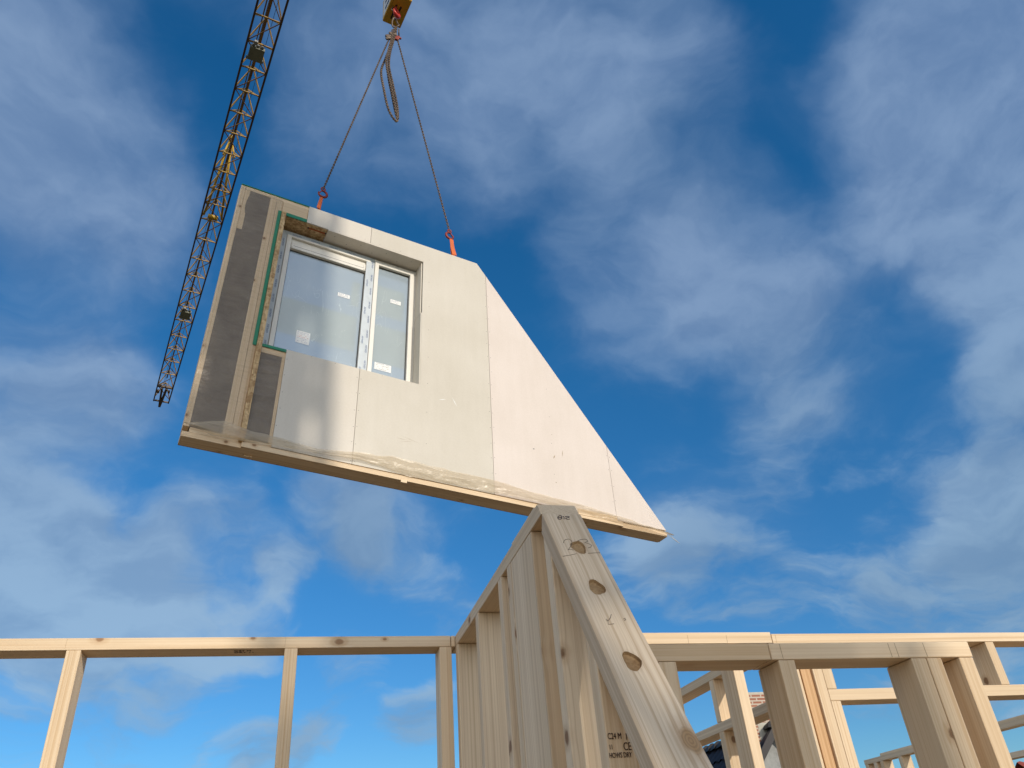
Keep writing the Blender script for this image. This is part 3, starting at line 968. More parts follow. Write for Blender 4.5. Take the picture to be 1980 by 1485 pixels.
# outer sheathing closing the back
bm = bmesh.new()
outl = [(0.002, .002), (4.14, .002), (SLOPE[0], PH - .002), (1.745, PH - .002), (1.745, .955), (.415, .955), (.415, PH - .002), (.002, PH - .002)]
f = bm.faces.new([bm.verts.new((u, DF + .001, v)) for u, v in outl])
r = bmesh.ops.extrude_face_region(bm, geom=[f])
for e in r['geom']:
    if isinstance(e, bmesh.types.BMVert): e.co.y = DF + .012
bmesh.ops.recalc_face_normals(bm, faces=bm.faces)
finish_obj('outer_sheathing', bm, OSB, panel)


def sheet(name, u0, u1, v0, v1, y, mat, amp, nu=24, nv=70, seed=0.0, rag=0.0, stretch=(6, 3)):
    bm = bmesh.new()
    g = []
    for j in range(nv + 1):
        row = []
        for i in range(nu + 1):
            u = u0 + (u1 - u0) * i / nu
            v = v0 + (v1 - v0) * j / nv
            e = min(i, nu - i) / nu * 4
            yy = y + amp * noise.noise(Vector((u * stretch[0] + seed, v * stretch[1], seed))) * min(1, e)
            if rag and i in (0, nu):
                u += rag * noise.noise(Vector((v * 9 + i, seed, 3.1)))
            row.append(bm.verts.new((u, yy, v)))
        g.append(row)
    for j in range(nv):
        for i in range(nu):
            f = bm.faces.new((g[j][i], g[j][i + 1], g[j + 1][i + 1], g[j + 1][i]))
            f.smooth = True
    return finish_obj(name, bm, mat, panel)


sheet('dark_membrane', .034, .264, .085, 2.618, .0175, MEMB, .010, 16, 90, 1.3, .0)
sheet('dark_membrane', .418, .583, .085, .879, .0165, MEMB, .014, 14, 60, 8.2, .0, (5, 14))
# ragged light wood edge beside the membrane (torn film line)
# green sealing tape
box('green_tape', (.346, .0045, .925), (.3745, .0075, 2.478), GREEN, panel)
box('green_tape', (.416, .0045, 2.442), (.604, .0075, 2.480), GREEN, panel)
box('green_tape', (.416, .0045, .932), (.604, .0075, .958), GREEN, panel)
box('green_tape', (.0, .006, PH - .002), (.612, DF, PH + .006), GREEN, panel)
# strand board edge standing proud
bm = bmesh.new()
add_box(bm, (.3765, -.014, .043), (.4145, .205, 2.47))
finish_obj('strand_board_strip', bm, OSB, panel)
# clear film over the open bays
FR = sheet('plastic_film', .006, .374, .10, 2.64, .0095, FILM, .006, 18, 90, 4.4, .006)
sheet('plastic_film', .4155, .600, .10, .90, .0095, FILM, .006, 12, 40, 2.4, .004)

# reveals round the window
D1 = .205
bm = bmesh.new(); add_box(bm, (.4155, F0 + .0005, 2.4405), (.803, D1, 2.453)); finish_obj('reveal_lining', bm, OSB, panel)
bm = bmesh.new(); add_box(bm, (.8035, .0005, 2.428), (1.7345, D1, 2.4405), 0, .001)
for k in range(7):
    u = .88 + k * .125
    vs = [bm.verts.new((u + .004 * math.cos(q * math.pi / 4), .05 + (k % 2) * .05 + .004 * math.sin(q * math.pi / 4), 2.4275)) for q in range(8)]
    bm.faces.new(vs).material_index = 1
finish_obj('reveal_lining', bm, [GYP_A, SCREW], panel)
box('reveal_lining', (1.7225, .020, 1.775), (1.7345, D1, 2.4275), GYP_B, panel, .001)
box('reveal_lining', (1.7225, .0005, .958), (1.7345, D1, 1.772), GYP_B, panel, .001)
box('window_sill', (.4155, F0 + .001, .945), (1.7225, D1, .957), PVC, panel)
# slot in the lintel
bm = bmesh.new()
for dx in (0, .155):
    vs = [bm.verts.new((.637 + dx + .011 * math.cos(q * math.pi / 6), .062 + .011 * math.sin(q * math.pi / 6), 2.4393)) for q in range(12)]
    bm.faces.new(vs).material_index = 1
add_box(bm, (.640, .054, 2.4372), (.789, .070, 2.4398), 0)
finish_obj('lifting_slot', bm, [plain('orange_slot', (0.42, 0.10, 0.02), 0.6), DARKM], panel)

# window unit
YW = .150
win = finish_obj('window', (lambda b: (add_box(b, (.430, YW, .958), (.478, YW + .06, 2.412), 0, .002), add_box(b, (1.265, YW, .958), (1.305, YW + .06, 2.412), 0, .002),
                                       add_box(b, (1.70, YW, .958), (1.735, YW + .06, 2.412), 0, .002), add_box(b, (.478, YW, 2.362), (1.265, YW + .06, 2.412), 0, .002),
                                       add_box(b, (1.305, YW, 2.385), (1.70, YW + .06, 2.412), 0, .002), b)[-1])(bmesh.new()), PVC, panel)


def wpart(name, lo, hi, mat, bevel=0.0015):
    bm = bmesh.new()
    add_box(bm, lo, hi, 0, bevel)
    o = finish_obj(name, bm, mat, win)
    return o


# protective printed tape on the fixed frame
tp = bmesh.new()
for lo, hi in (((.432, 2.0), (.474, 2.0)),):
    pass
add_box(tp, (.4315, YW - .0016, .960), (.4765, YW - .0004, 2.411))
add_box(tp, (.4775, YW - .0018, 2.3635), (1.2645, YW - .0006, 2.411))
add_box(tp, (1.2655, YW - .0016, .960), (1.3045, YW - .0004, 2.411))
add_box(tp, (1.222, YW - .0156, .960), (1.262, YW - .0144, 2.34))
tape = finish_obj('protective_tape', tp, TAPEW, win)
# sashes: bars round each pane
def sash(u0, u1, v0, v1, w, yf, top=None):
    bm = bmesh.new()
    top = top or w
    add_box(bm, (u0, yf, v0), (u0 + w, yf + .05, v1), 0, .003)
    add_box(bm, (u1 - w, yf, v0), (u1, yf + .05, v1), 0, .003)
    add_box(bm, (u0 + w, yf + .001, v1 - top), (u1 - w, yf + .05, v1), 0, .003)
    add_box(bm, (u0 + w, yf + .001, v0), (u1 - w, yf + .05, v0 + w), 0, .003)
    return finish_obj('sash', bm, PVC, win)


s1 = sash(.480, 1.263, .962, 2.360, .040, YW - .014, .018)
s2 = sash(1.308, 1.698, .962, 2.382, .038, YW - .012)
PWs = PW
def spart(name, lo, hi, mat, par, bevel=0.0):
    bm = bmesh.new()
    add_box(bm, lo, hi, 0, bevel)
    return finish_obj(name, bm, mat, win)


# ventilation grille above the left pane
bm = bmesh.new()
add_box(bm, (.521, YW + .012, 2.21), (1.222, YW + .04, 2.341), 0, .002)
add_box(bm, (.524, YW - .008, 2.214), (1.219, YW + .011, 2.292), 0, .003)
add_box(bm, (.545, YW - .0088, 2.243), (1.198, YW - .0080, 2.2455), 1)
add_box(bm, (.528, YW - .0125, 2.222), (.543, YW - .0082, 2.285), 0, .002)
add_box(bm, (1.200, YW - .0125, 2.222), (1.215, YW - .0082, 2.285), 0, .002)
finish_obj('vent_grille', bm, [PVC, DARKM], win)
for lo, hi in (((.521, .003, 1.003), (1.222, .0, 2.209)), ((1.347, .003, 1.001), (1.659, .0, 2.343))):
    bm = bmesh.new()
    add_box(bm, (lo[0], YW + .022, lo[2]), (hi[0], YW + .026, hi[2]))
    finish_obj('pane', bm, GLASS, win)
    bm = bmesh.new()
    y = YW + .016
    for (a, b) in (((lo[0], y, lo[2]), (lo[0] + .006, y + .004, hi[2])), ((hi[0] - .006, y, lo[2]), (hi[0], y + .004, hi[2])), ((lo[0] + .006, y, hi[2] - .008), (hi[0] - .006, y + .004, hi[2]))):
        add_box(bm, a, b)
    finish_obj('glazing_gasket', bm, DARKM, win)
# stickers on the glass
for (u0, u1, v0, v1, tilt, kind) in ((.997, 1.107, 1.838, 1.880, 0, 0), (1.488, 1.590, 1.945, 1.990, 0, 0), (.690, .806, 1.196, 1.325, 0, 1), (1.378, 1.530, 1.135, 1.212, 0, 2)):
    bm = bmesh.new()
    yq = YW + .0205
    add_box(bm, (u0, yq, v0), (u1, yq + .0008, v1))
    rr = random.Random(int(u0 * 1000))
    n = 3 if kind == 0 else 7
    for k in range(n):
        vv = v1 - (v1 - v0) * (k + 1.0) / (n + 1)
        if kind == 2 and k % 2: continue
        uu = u0 + (u1 - u0) * .1
        while uu < u1 - (u1 - u0) * .15:
            L = rr.uniform(.004, .014)
            if rr.random() < .75:
                add_box(bm, (uu, yq - .0006, vv), (min(uu + L, u1 - .008), yq - .0001, vv + .0028), 2 if (kind == 1 and k in (2, 3)) else 1)
            uu += L + .004
    finish_obj('sticker', bm, [PAPER, BLUEINK if kind != 2 else INK, REDINK], win)


def ptext(s, u, v, y, size, rot90, mat=BLUEINK):
    x = PV if rot90 else PU
    # lettering lies on the panel plane, facing out of it
    m = axes(pw(u, y, v), x, -PY)
    return text_mesh('tape_print', s, size, m, mat, win, shear=0.25)


v = 1.02
k = 0
while v < 2.30:
    ptext('GEALAN', .462, v, YW - .0022, .024, True)
    if k % 2 == 0:
        ptext('GEALAN', 1.250, v - .02, YW - .0162, .022, True)
    ptext('GEALAN', 1.293, v + .07, YW - .0022, .022, True)
    v += .17; k += 1
u = .52
while u < 1.2:
    ptext('GEALAN', u, 2.378, YW - .0024, .022, False)
    u += .17
# packing boards strapped behind the glass
for (a, b, c, d) in ((.50, 1.225, 1.372, 1.765), (1.345, 1.665, 1.885, 2.24), (1.345, 1.70, 1.33, 1.75), (1.155, 1.225, 1.90, 2.19)):
    box('packing_board', (a, .296, c), (b, .312, d), PACK, panel, .002)
# straps carrying the packing boards
for u in (.47, 1.30, 1.72):
    box('packing_strap', (u, .288, 1.0), (u + .02, .295, 2.45), PVC, panel)
box('packing_strap', (.44, .212, 2.452), (1.75, .295, 2.466), PVC, panel)


# film hanging loose along the bottom
TOPL = [(0.0, .086), (.08, .12), (.174, .151), (.26, .17), (.435, .141), (.628, .146), (.933, .106), (1.06, .13), (1.226, .16), (1.442, .176), (1.526, .192), (1.8, .179), (2.395, .181), (2.782, .144), (3.188, .13), (3.608, .092), (4.083, .031), (4.19, .010)]
BOTL = [(0.0, .084), (.194, .033), (.392, .041), (.596, .049), (.977, .063), (1.25, .085), (1.475, .072), (1.659, .038), (2.053, .055), (2.775, .050), (3.2, .045), (3.608, .030), (4.19, .000)]


def lerp(L, u):
    for (a, b), (c, d) in zip(L[:-1], L[1:]):
        if u <= c:
            return b + (d - b) * (u - a) / (c - a)
    return L[-1][1]


bm = bmesh.new()
nu, nv = 420, 12
g = []
for j in range(nv + 1):
    row = []
    for i in range(nu + 1):
        u = 4.19 * i / nu
        t = j / nv
        a, b = lerp(BOTL, u), lerp(TOPL, u)
        v = a + (b - a) * t + .006 * noise.noise(Vector((u * 9, t * 2, 1.1)))
        k = math.sin(math.pi * t)
        y = -.004 - .018 * k - .010 * abs(noise.noise(Vector((u * 2.2, t * 5.0 + u * .6, 7.7)))) * 2 - .006 * noise.noise(Vector((u * 14, t * 3, 2.2)))
        y += -.020 * (1 - t) * (0.5 + noise.noise(Vector((u * 1.7, 0, 4))))
        row.append(bm.verts.new((u, min(y, -.002 if u > .36 else -.001), v)))
    g.append(row)
for j in range(nv):
    for i in range(nu):
        bm.faces.new((g[j][i], g[j][i + 1], g[j + 1][i + 1], g[j + 1][i])).smooth = True
tag(finish_obj('plastic_film', bm, SKIRT, panel), 'loose crumpled film hanging along the bottom edge')
bm = bmesh.new()
pts = [(4.13, .03), (4.19, .008), (4.235, -.028), (4.262, -.062), (4.225, -.040), (4.17, -.004), (4.11, .006)]
f = bm.faces.new([bm.verts.new((u, -.006 - .01 * math.sin(u * 40), v)) for u, v in pts])
finish_obj('plastic_film', bm, SKIRT, panel)

# ------------------------------------------------------------------ lifting gear
YC = .07


def pp(px, py, off=YC):
    return on_plane(px, py, P0 + PY * off, PY)


def link_chain(bm, path, pitch=.0235, wire=.0042, wid=.0155):
    """links of round bar along a polyline, every second one turned a quarter"""
    P = [Vector(p) for p in path]
    seg = [(b - a).length for a, b in zip(P[:-1], P[1:])]
    total = sum(seg)
    n = int(total / pitch)
    twist = random.uniform(0, 3)
    for i in range(n):
        s = (i + .5) / n * total
        k = 0
        while k < len(seg) - 1 and s > seg[k]:
            s -= seg[k]; k += 1
        c = P[k] + (P[k + 1] - P[k]) * (s / seg[k])
        d = (P[k + 1] - P[k]).normalized()
        u = d.orthogonal().normalized()
        u = Matrix.Rotation(twist + (i % 2) * math.pi / 2, 3, d) @ u
        h = pitch * .5 + wire * 1.1
        w = wid / 2
        loop = []
        for q in range(10):
            a = 2 * math.pi * q / 10
            x, y = math.cos(a), math.sin(a)
            loop.append(c + d * (x * (h - w) * .55 + (h - w) * (1 if x > 0.1 else (-1 if x < -.1 else 0)) * .45 + x * w * .9) + u * (y * w))
        tube(bm, loop, wire, 5, closed=True)


def curve_pts(ctrl, n=14):
    out = []
    C_ = [ctrl[0]] + list(ctrl) + [ctrl[-1]]
    for i in range(1, len(C_) - 2):
        a, b, c, d = [Vector(q) for q in C_[i - 1:i + 3]]
        for k in range(n):
            t = k / n
            out.append(0.5 * ((2 * b) + (-a + c) * t + (2 * a - 5 * b + 4 * c - d) * t * t + (-a + 3 * b - 3 * c + d) * t ** 3))
    out.append(Vector(ctrl[-1]))
    return out


TOPP = pp(767, 58)
sling = thing('chain_sling', 'four leg lifting chain with red hooks hanging from the crane hook block', 'chain sling', loc=TOPP)


def jitter(p, s=.012):
    return p + Vector((random.uniform(-s, s), random.uniform(-s, s), 0))


# master ring through the crane hook, with transition rings
bm = bmesh.new()
cr = pp(765, 45)
tube(bm, [cr + PU * (.045 * math.cos(a)) * 1 + Vector((0, 0, 1)) * (.085 * math.sin(a)) + PY * .02 * math.sin(2 * a) for a in [2 * math.pi * k / 20 for k in range(20)]], .010, 8, closed=True)
finish_obj('master_ring', bm, STEEL, sling)
for (dx, ph) in ((-.03, .5), (.035, 1.4)):
    bm = bmesh.new()
    cr2 = pp(766 + dx * 150, 63)
    ax = Vector((math.cos(ph), math.sin(ph), 0))
    tube(bm, [cr2 + ax * (.030 * math.cos(a)) + Vector((0, 0, 1)) * (.055 * math.sin(a)) for a in [2 * math.pi * k / 16 for k in range(16)]], .008, 8, closed=True)
    finish_obj('transition_ring', bm, STEEL, sling)
# shortening clutches
for (cx, cy, rot) in ((751, 72, -.5), (768, 74, .3), (760, 66, .9)):
    bm = bmesh.new()
    c = pp(cx, cy)
    R3 = Matrix.Rotation(rot, 4, 'Y') @ Matrix.Scale(1.35, 4)
    add_box(bm, (-.020, -.012, -.030), (.020, .012, .030), 0, .006)
    add_box(bm, (-.034, -.009, -.026), (-.016, .009, -.004), 0, .005)
    add_box(bm, (.014, -.009, .006), (.036, .009, .022), 0, .005)
    finish_obj('shortening_clutch', bm, STEEL if cx != 768 else RUSTRED, sling, Matrix.Translation(c) @ R3)
H1, H2 = pp(625, 366), pp(869, 447)
bm = bmesh.new(); link_chain(bm, [pp(751, 78), H1]); finish_obj('chain', bm, STEEL, sling)
bm = bmesh.new(); link_chain(bm, [pp(769, 78), H2]); finish_obj('chain', bm, STEEL, sling)
# slack legs folded back alongside the left chain
def pj(px, py, o): return pp(px, py, YC + o)
bm = bmesh.new()
link_chain(bm, curve_pts([pj(764, 52, .01), pj(756, 85, .03), pj(746, 112, .03), pj(737, 138, .03), pj(742, 172, .02), pj(750, 208, .02), pj(760, 228, .02), pj(768, 233, .0), pj(764, 205, -.02), pj(755, 160, -.02), pj(747, 122, -.02), pj(752, 95, -.03), pj(762, 60, -.03)]), wire=.0062, wid=.020)
finish_obj('chain', bm, STEEL, sling)
bm = bmesh.new()
link_chain(bm, curve_pts([pj(767, 52, -.02), pj(758, 88, .00), pj(748, 115, .00), pj(751, 150, .01), pj(758, 185, .02), pj(764, 215, .01), pj(769, 229, .01), pj(768, 205, .04), pj(760, 165, .04), pj(752, 125, .04), pj(757, 90, .03), pj(766, 60, .0)]), wire=.0062, wid=.020)
finish_obj('chain', bm, STEEL, sling)


def hook_mesh(s=1.0, open_dir=1):
    """sling hook, eye at the origin, bowl below"""
    bm = bmesh.new()
    # eye
    tube(bm, [Vector((.017 * math.cos(a), 0, .017 * math.sin(a))) * s for a in [2 * math.pi * k / 14 for k in range(14)]], .006 * s, 8, closed=True)
    pts, rs = [], []
    for k in range(19):
        t = k / 18
        a = math.radians(100 - 300 * t)
        r = .034 + .004 * t
        pts.append(Vector((open_dir * r * math.cos(a), 0, -.055 + r * math.sin(a))) * s)
        rs.append((.0075 + .0035 * math.sin(math.pi * min(1, t * 1.15))) * s * (1 if t < .85 else (1 - (t - .85) * 4)))
    tube(bm, pts, rs, 8)
    # latch
    bar(bm, Vector((-.010 * open_dir, 0, -.024)) * s, Vector((-.032 * open_dir, 0, -.058)) * s, .007 * s, (0, 1, 0), h=.010 * s)
    return bm


for Hc, dirn in ((H1, 1), (H2, -1)):
    ax = Vector((0.95, 0.3, 0)).normalized()
    m = axes(Hc, ax, (0, 0, 1))
    finish_obj('sling_hook', hook_mesh(1.15, dirn), RUSTRED, sling, m)
for (px, py, hx, hy, lb, side) in ((616, 401, 622, 382, 'short orange lifting strap under the left sling hook', 0), (878, 493, 873, 463, 'orange lifting strap looped on the right sling hook', 1)):
    bm = bmesh.new()
    base = pp(px, py); top = pp(hx, hy)
    wv = PU * (.024 if side else .016)
    for (o1, o2) in (((-.01, -.03), (-.003, -.003)), ((.022, .05), (.004, .004))) if side else (((-.006, -.02), (-.002, -.002)), ((.008, .02), (.002, .002))):
        b = base + PU * o1[0] + PY * o1[1] - PV * .03
        t = top + PU * o2[0] + PY * o2[1]
        mid = (b + t) / 2 + PY * .01
        rows = []
        for q, wd in ((b, 1.0), (mid, .9), (t, .8)):
            rows.append([bm.verts.new(q - wv * wd + PY * -.002), bm.verts.new(q + wv * wd - PY * .002), bm.verts.new(q + wv * wd + PY * .002), bm.verts.new(q - wv * wd + PY * .002)])
        for A, B in zip(rows[:-1], rows[1:]):
            for k in range(4):
                bm.faces.new((A[k], A[(k + 1) % 4], B[(k + 1) % 4], B[k]))
        bm.faces.new(rows[-1]); bm.faces.new(rows[0][::-1])
    bmesh.ops.recalc_face_normals(bm, faces=bm.faces)
    tag(finish_obj('lifting_strap', bm, ORANGE), lb, 'lifting strap', 'orange lifting straps on the panel')

# crane hook block
BU = Vector((PU.x, PU.y, 0)).normalized()
BY = Vector((-BU.y, BU.x, 0))
BW, BD, BH = .245, .42, .62
ho = pp(766, 20)
bc = at(739.5, 41, Z=ho.z + .045) - BY * BD
block = thing('hook_block', 'yellow crane hook block with red hook above the chains', 'hook block', loc=bc + BU * BW / 2 + BY * BD / 2)
hm = axes(bc, BU, (0, 0, 1))
bm = bmesh.new()
prof = [(0, 0), (BW, 0), (BW, BH * .7), (BW * .8, BH), (BW * .2, BH), (0, BH * .7)]
f = bm.faces.new([bm.verts.new((x, 0, z)) for x, z in prof])
r = bmesh.ops.extrude_face_region(bm, geom=[f])
for e in r['geom']:
    if isinstance(e, bmesh.types.BMVert): e.co.y = BD
bmesh.ops.recalc_face_normals(bm, faces=bm.faces)
bmesh.ops.bevel(bm, geom=list(bm.edges), offset=.006, segments=2, affect='EDGES')
for sx in (.075, .135):
    add_box(bm, (sx, .13, -.0012), (sx + .022, .34, -.0004), 1)
add_box(bm, (-.0012, .03, .05), (-.0004, BD - .03, .40), 2)
add_box(bm, (-.0020, .08, .10), (-.0012, BD - .1, .16), 1)
add_box(bm, (-.0020, .08, .24), (-.0012, BD - .1, .30), 1)
finish_obj('block_body', bm, [YEL, DARKM, PVC], block, hm)
bm2 = bmesh.new()
pts, rs = [], []
for k in range(27):
    t = k / 26
    a = math.radians(118 - 300 * t)
    pts.append(Vector((.055 * math.cos(a), 0, -.045 + .055 * math.sin(a))))
    rs.append((.015 + .016 * math.sin(math.pi * min(1, t * 1.05))) * (1 if t < .8 else 1 - (t - .8) * 3.2))
tube(bm2, pts, rs, 12)
tube(bm2, [(-.01, 0, .045), (-.012, 0, .0)], .020, 10)
finish_obj('crane_hook', bm2, REDP, block, axes(ho, Vector((math.cos(.9), math.sin(.9), 0)), (0, 0, 1)))
bm = bmesh.new()
tube(bm, [(-.045, -.02, .02), (-.062, -.02, -.03), (-.040, -.015, -.06)], .008, 6)
finish_obj('hook_latch', bm, STEEL, block, axes(ho, Vector((1, 0, 0)), (0, 0, 1)))
JH = 36.0
JD = Vector((-0.23988903, 0.97080032, 0))
JA = Vector((-3.25996376, 21.18610948, JH))
JN = Vector((JD.y, -JD.x, 0))
for k in (-1, 1):
    bm = bmesh.new()
    a = hm @ Vector((BW / 2 + .06 * k, BD / 2, BH - .01))
    tube(bm, [a, Vector((a.x, a.y, JH - .5))], .009, 6)
    finish_obj('hoist_rope', bm, ROPE, block)

# ------------------------------------------------------------------ tower crane
SROOT = -34.2
root = JA + JD * SROOT
MX, MY = 7.07, -12.0                                # mast axis on the ground, unseen, shifted off the jib to place its shadow
crane = thing('tower_crane', 'yellow lattice tower crane whose long jib crosses the sky at upper left', 'crane', loc=(MX, MY, GZ))
JW = .60                                            # half width of the jib
JT = 1.15                                           # height of the top chord


def jp(s, n, z): return JA + JD * s + JN * n + Vector((0, 0, z))


STIP = 36.0
marks = [-34.1 + 1.44 * k for k in range(25)] + [.95, 2.41, 3.89, 5.27, 6.68, 8.06, 9.51, 10.88, 12.31, 13.51, 14.89, 16.65, 18.52, 20.21, 21.83, 23.53, 25.15, 27.02, 28.71, 30.29, 32.03, 33.86, 35.65]
marks = sorted(m for m in set(marks) if m <= -.1 or m > .9)


def hw(s): return JW * (1.0 if s < 14 else 1.0 - .10 * (s - 14) / 22)


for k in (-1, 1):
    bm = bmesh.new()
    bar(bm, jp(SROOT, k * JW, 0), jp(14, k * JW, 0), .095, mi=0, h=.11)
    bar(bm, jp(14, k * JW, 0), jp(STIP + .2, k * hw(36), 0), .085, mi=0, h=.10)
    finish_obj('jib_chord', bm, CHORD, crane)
bm = bmesh.new()
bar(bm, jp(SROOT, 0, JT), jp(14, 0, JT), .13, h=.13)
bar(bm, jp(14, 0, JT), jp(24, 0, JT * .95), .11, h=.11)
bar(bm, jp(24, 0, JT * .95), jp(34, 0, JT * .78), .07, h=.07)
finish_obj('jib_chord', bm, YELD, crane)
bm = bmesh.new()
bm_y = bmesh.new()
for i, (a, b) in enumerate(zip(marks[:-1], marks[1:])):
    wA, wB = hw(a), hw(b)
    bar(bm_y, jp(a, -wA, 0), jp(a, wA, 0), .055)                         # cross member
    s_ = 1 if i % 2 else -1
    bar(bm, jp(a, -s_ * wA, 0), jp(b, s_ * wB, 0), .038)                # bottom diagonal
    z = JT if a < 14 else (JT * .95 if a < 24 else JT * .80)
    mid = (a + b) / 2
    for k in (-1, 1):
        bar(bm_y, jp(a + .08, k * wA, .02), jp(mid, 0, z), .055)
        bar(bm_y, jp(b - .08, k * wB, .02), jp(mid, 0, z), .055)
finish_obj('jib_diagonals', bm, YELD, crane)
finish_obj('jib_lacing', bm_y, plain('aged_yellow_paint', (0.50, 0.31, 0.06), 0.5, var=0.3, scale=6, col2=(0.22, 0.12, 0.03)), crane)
for n_ in (-.25, .30, -.12):
    bm = bmesh.new()
    tube(bm, [jp(SROOT, n_, .35), jp(STIP - .6, n_ * .6, .3)], .011, 5)
    finish_obj('trolley_rope', bm, ROPE, crane)
# service units hung inside the jib
for (s, L_, w_) in ((3.0, .72, .34), (24.4, .80, .32)):
    bm = bmesh.new()
    m = axes(jp(s, -.08 if s < 5 else 0, 0), JD, (0, 0, 1))
    add_box(bm, (-L_ / 2, -w_, -.10), (L_ / 2, w_, .12), 0, .02)
    add_box(bm, (L_ / 2 - .1, -w_ - .06, .0), (L_ / 2 + .06, w_ + .06, .09), 1, .01)
    for q in (-.2, 0.0, .2):
        tube(bm, [(-L_ / 2 - .05, q, .12), (-L_ / 2 - .05, q, .02)], .07, 8, mi=1)
    add_box(bm, (-L_ / 2 - .32, .05, -.04), (-L_ / 2 - .12, .22, .10), 1, .02)
    finish_obj('trolley_unit', bm, [GREYG, LEAD], crane, m)
# pendant anchor brackets (bright yellow A frame on the top chord)
bm = bmesh.new()
for k in (-1, 1):
    tube(bm, [jp(13.9, k * .42, .1), jp(10.9, k * .05, JT + 1.5)], .07, 8)
    tube(bm, [jp(10.2, k * .3, JT * .5), jp(10.9, k * .05, JT + 1.5)], .05, 8)
    bar(bm, jp(14.6, k * .50, 0.05), jp(13.7, k * .38, .35), .12)
tube(bm, [jp(14.8, -.25, .2), jp(14.8, .3, .2)], .16, 10)
bar(bm, jp(10.7, -.14, JT + 1.5), jp(10.7, .14, JT + 1.5), .22)
finish_obj('pendant_bracket', bm, YEL, crane)
for k in (-1, 1):
    bm = bmesh.new()
    tube(bm, [jp(10.9, k * .04, JT + 1.5), jp(SROOT + 1, k * .15, 9.0)], .03, 6)
    finish_obj('pendant_bar', bm, YELD, crane)
# tip: end frame and rope sheave
bm = bmesh.new()
bar(bm, jp(33.9, -.54, 0), jp(33.9, .54, 0), .16)
bar(bm, jp(36.1, -.56, 0), jp(36.1, .56, 0), .10)
bar(bm, jp(34.2, -.2, .1), jp(36.8, -.05, .0), .14, h=.3)
bar(bm, jp(34.2, .14, .1), jp(36.8, -.02, .0), .14, h=.3)
tube(bm, [jp(34.8, -.5, .05), jp(34.8, -.3, .05)], .15, 8)
tube(bm, [jp(34.6, .28, .05), jp(34.6, .42, .05)], .13, 8)
finish_obj('tip_sheave', bm, CHORD, crane)
# slewing head, cab, counter jib
bm = bmesh.new()
hx = Vector((MX, MY, 0))
rt = Vector((root.x, root.y, 0))
mm = axes(rt + Vector((0, 0, JH)), JD, (0, 0, 1))
add_box(bm, (-1.3, -.9, -1.6), (1.0, .9, -.1), 0, .03)
for sx in (-.8, .6):
    for sy in (-.5, .5):
        bar(bm, (sx, sy, -.1), (-.3, sy * .3, 9.0), .16)
add_box(bm, (-14, -.7, -.2), (-1.3, .7, .0), 0)
finish_obj('slewing_head', bm, YELD, crane, mm)
bm = bmesh.new()
for k in range(4):
    add_box(bm, (-13.8 + k * .7, -.65, -2.4), (-13.2 + k * .7, .65, -.2), 0, .02)
finish_obj('counterweight', bm, MORT, crane, mm)
bm = bmesh.new()
MW = .40
for sx in (-MW, MW):
    for sy in (-MW, MW):
        bar(bm, (MX + sx, MY + sy, GZ), (MX + sx, MY + sy, JH - 1.6), .11, (1, 0, 0))
finish_obj('mast_legs', bm, YELD, crane)
bm = bmesh.new()
z = GZ
k = 0
while z < JH - 2.6:
    h = .62
    z2 = z + h
    c = [(MX - MW, MY - MW), (MX + MW, MY - MW), (MX + MW, MY + MW), (MX - MW, MY + MW)]
    for i in range(4):
        a, b = c[i], c[(i + 1) % 4]
        if k % 2: a, b = b, a
        bar(bm, (*a, z), (*b, z2), .055)
        bar(bm, (*a, z), (*b, z), .05)
    z = z2
    k += 1
z = GZ + .2
MI = .25  # unseen inner lattice, added to make the mast shadow denser
c = [(MX - MI, MY - MI), (MX + MI, MY - MI), (MX + MI, MY + MI), (MX - MI, MY + MI)]
for p_ in c:
    bar(bm, (*p_, GZ), (*p_, JH - 1.6), .10, (1, 0, 0))
k = 0
while z < JH - 2.4:
    for i in range(4):
        a, b = c[i], c[(i + 1) % 4]
        if k % 2: a, b = b, a
        bar(bm, (*a, z), (*b, z + .4), .06)
        bar(bm, (*a, z), (*b, z), .05)
    z += .4
    k += 1
bar(bm, (MX + .03, MY, GZ), (MX + .03, MY, JH - 2), .24, (1, 0, 0))  # solid bar added to fill the gap in the shadow band
# ladder inside the mast, added to thicken its shadow
for yy in (-.2, .2):
    bar(bm, (MX + .2, MY + yy, GZ), (MX + .2, MY + yy, JH - 2), .05)
finish_obj('mast_lacing_and_shade_bars', bm, YELD, crane)

# ------------------------------------------------------------------ neighbouring house with chimney
HZ = 4.2
e0 = at(1362, 1446, Z=HZ)
HX = 9.2
yn = at(1492, 1392, X=HX).y
house = thing('house', 'neighbouring brick house with black tiled roof seen through the studs', 'house', loc=(HX, yn, GZ))
HY1 = yn + 11
SL = math.radians(48)
EV = 4.4
ez = HZ - .12 - EV * math.tan(SL)
# slopes with rows of curved tiles
for side in (-1, 1):
    bm = bmesh.new()
    L_ = EV / math.cos(SL)
    rows, cols = 14, 40
    step = L_ / rows
    for r_i in range(rows):
        pr = []
        for c_i in range(cols * 4 + 1):
            y = yn + (HY1 - yn) * c_i / (cols * 4)
            wv = .022 * math.sin(c_i / 4 * 2 * math.pi)
            for e, lift in ((0, .035), (1, .0)):
                d = (r_i + 1 - e) * step + (0.03 if e == 0 else 0)
                x = side * d * math.cos(SL)
                zz = HZ - .10 - d * math.sin(SL)
                nx, nz = side * math.sin(SL), math.cos(SL)
                pr.append(bm.verts.new((HX + x + nx * (wv + lift), y, zz + nz * (wv + lift))))
        for c_i in range(cols * 4):
            a = pr[2 * c_i:2 * c_i + 4]
            bm.faces.new((a[0], a[1], a[3], a[2])).smooth = True
    finish_obj('roof_slope', bm, TILE, house)
bm = bmesh.new()
y = yn - .05
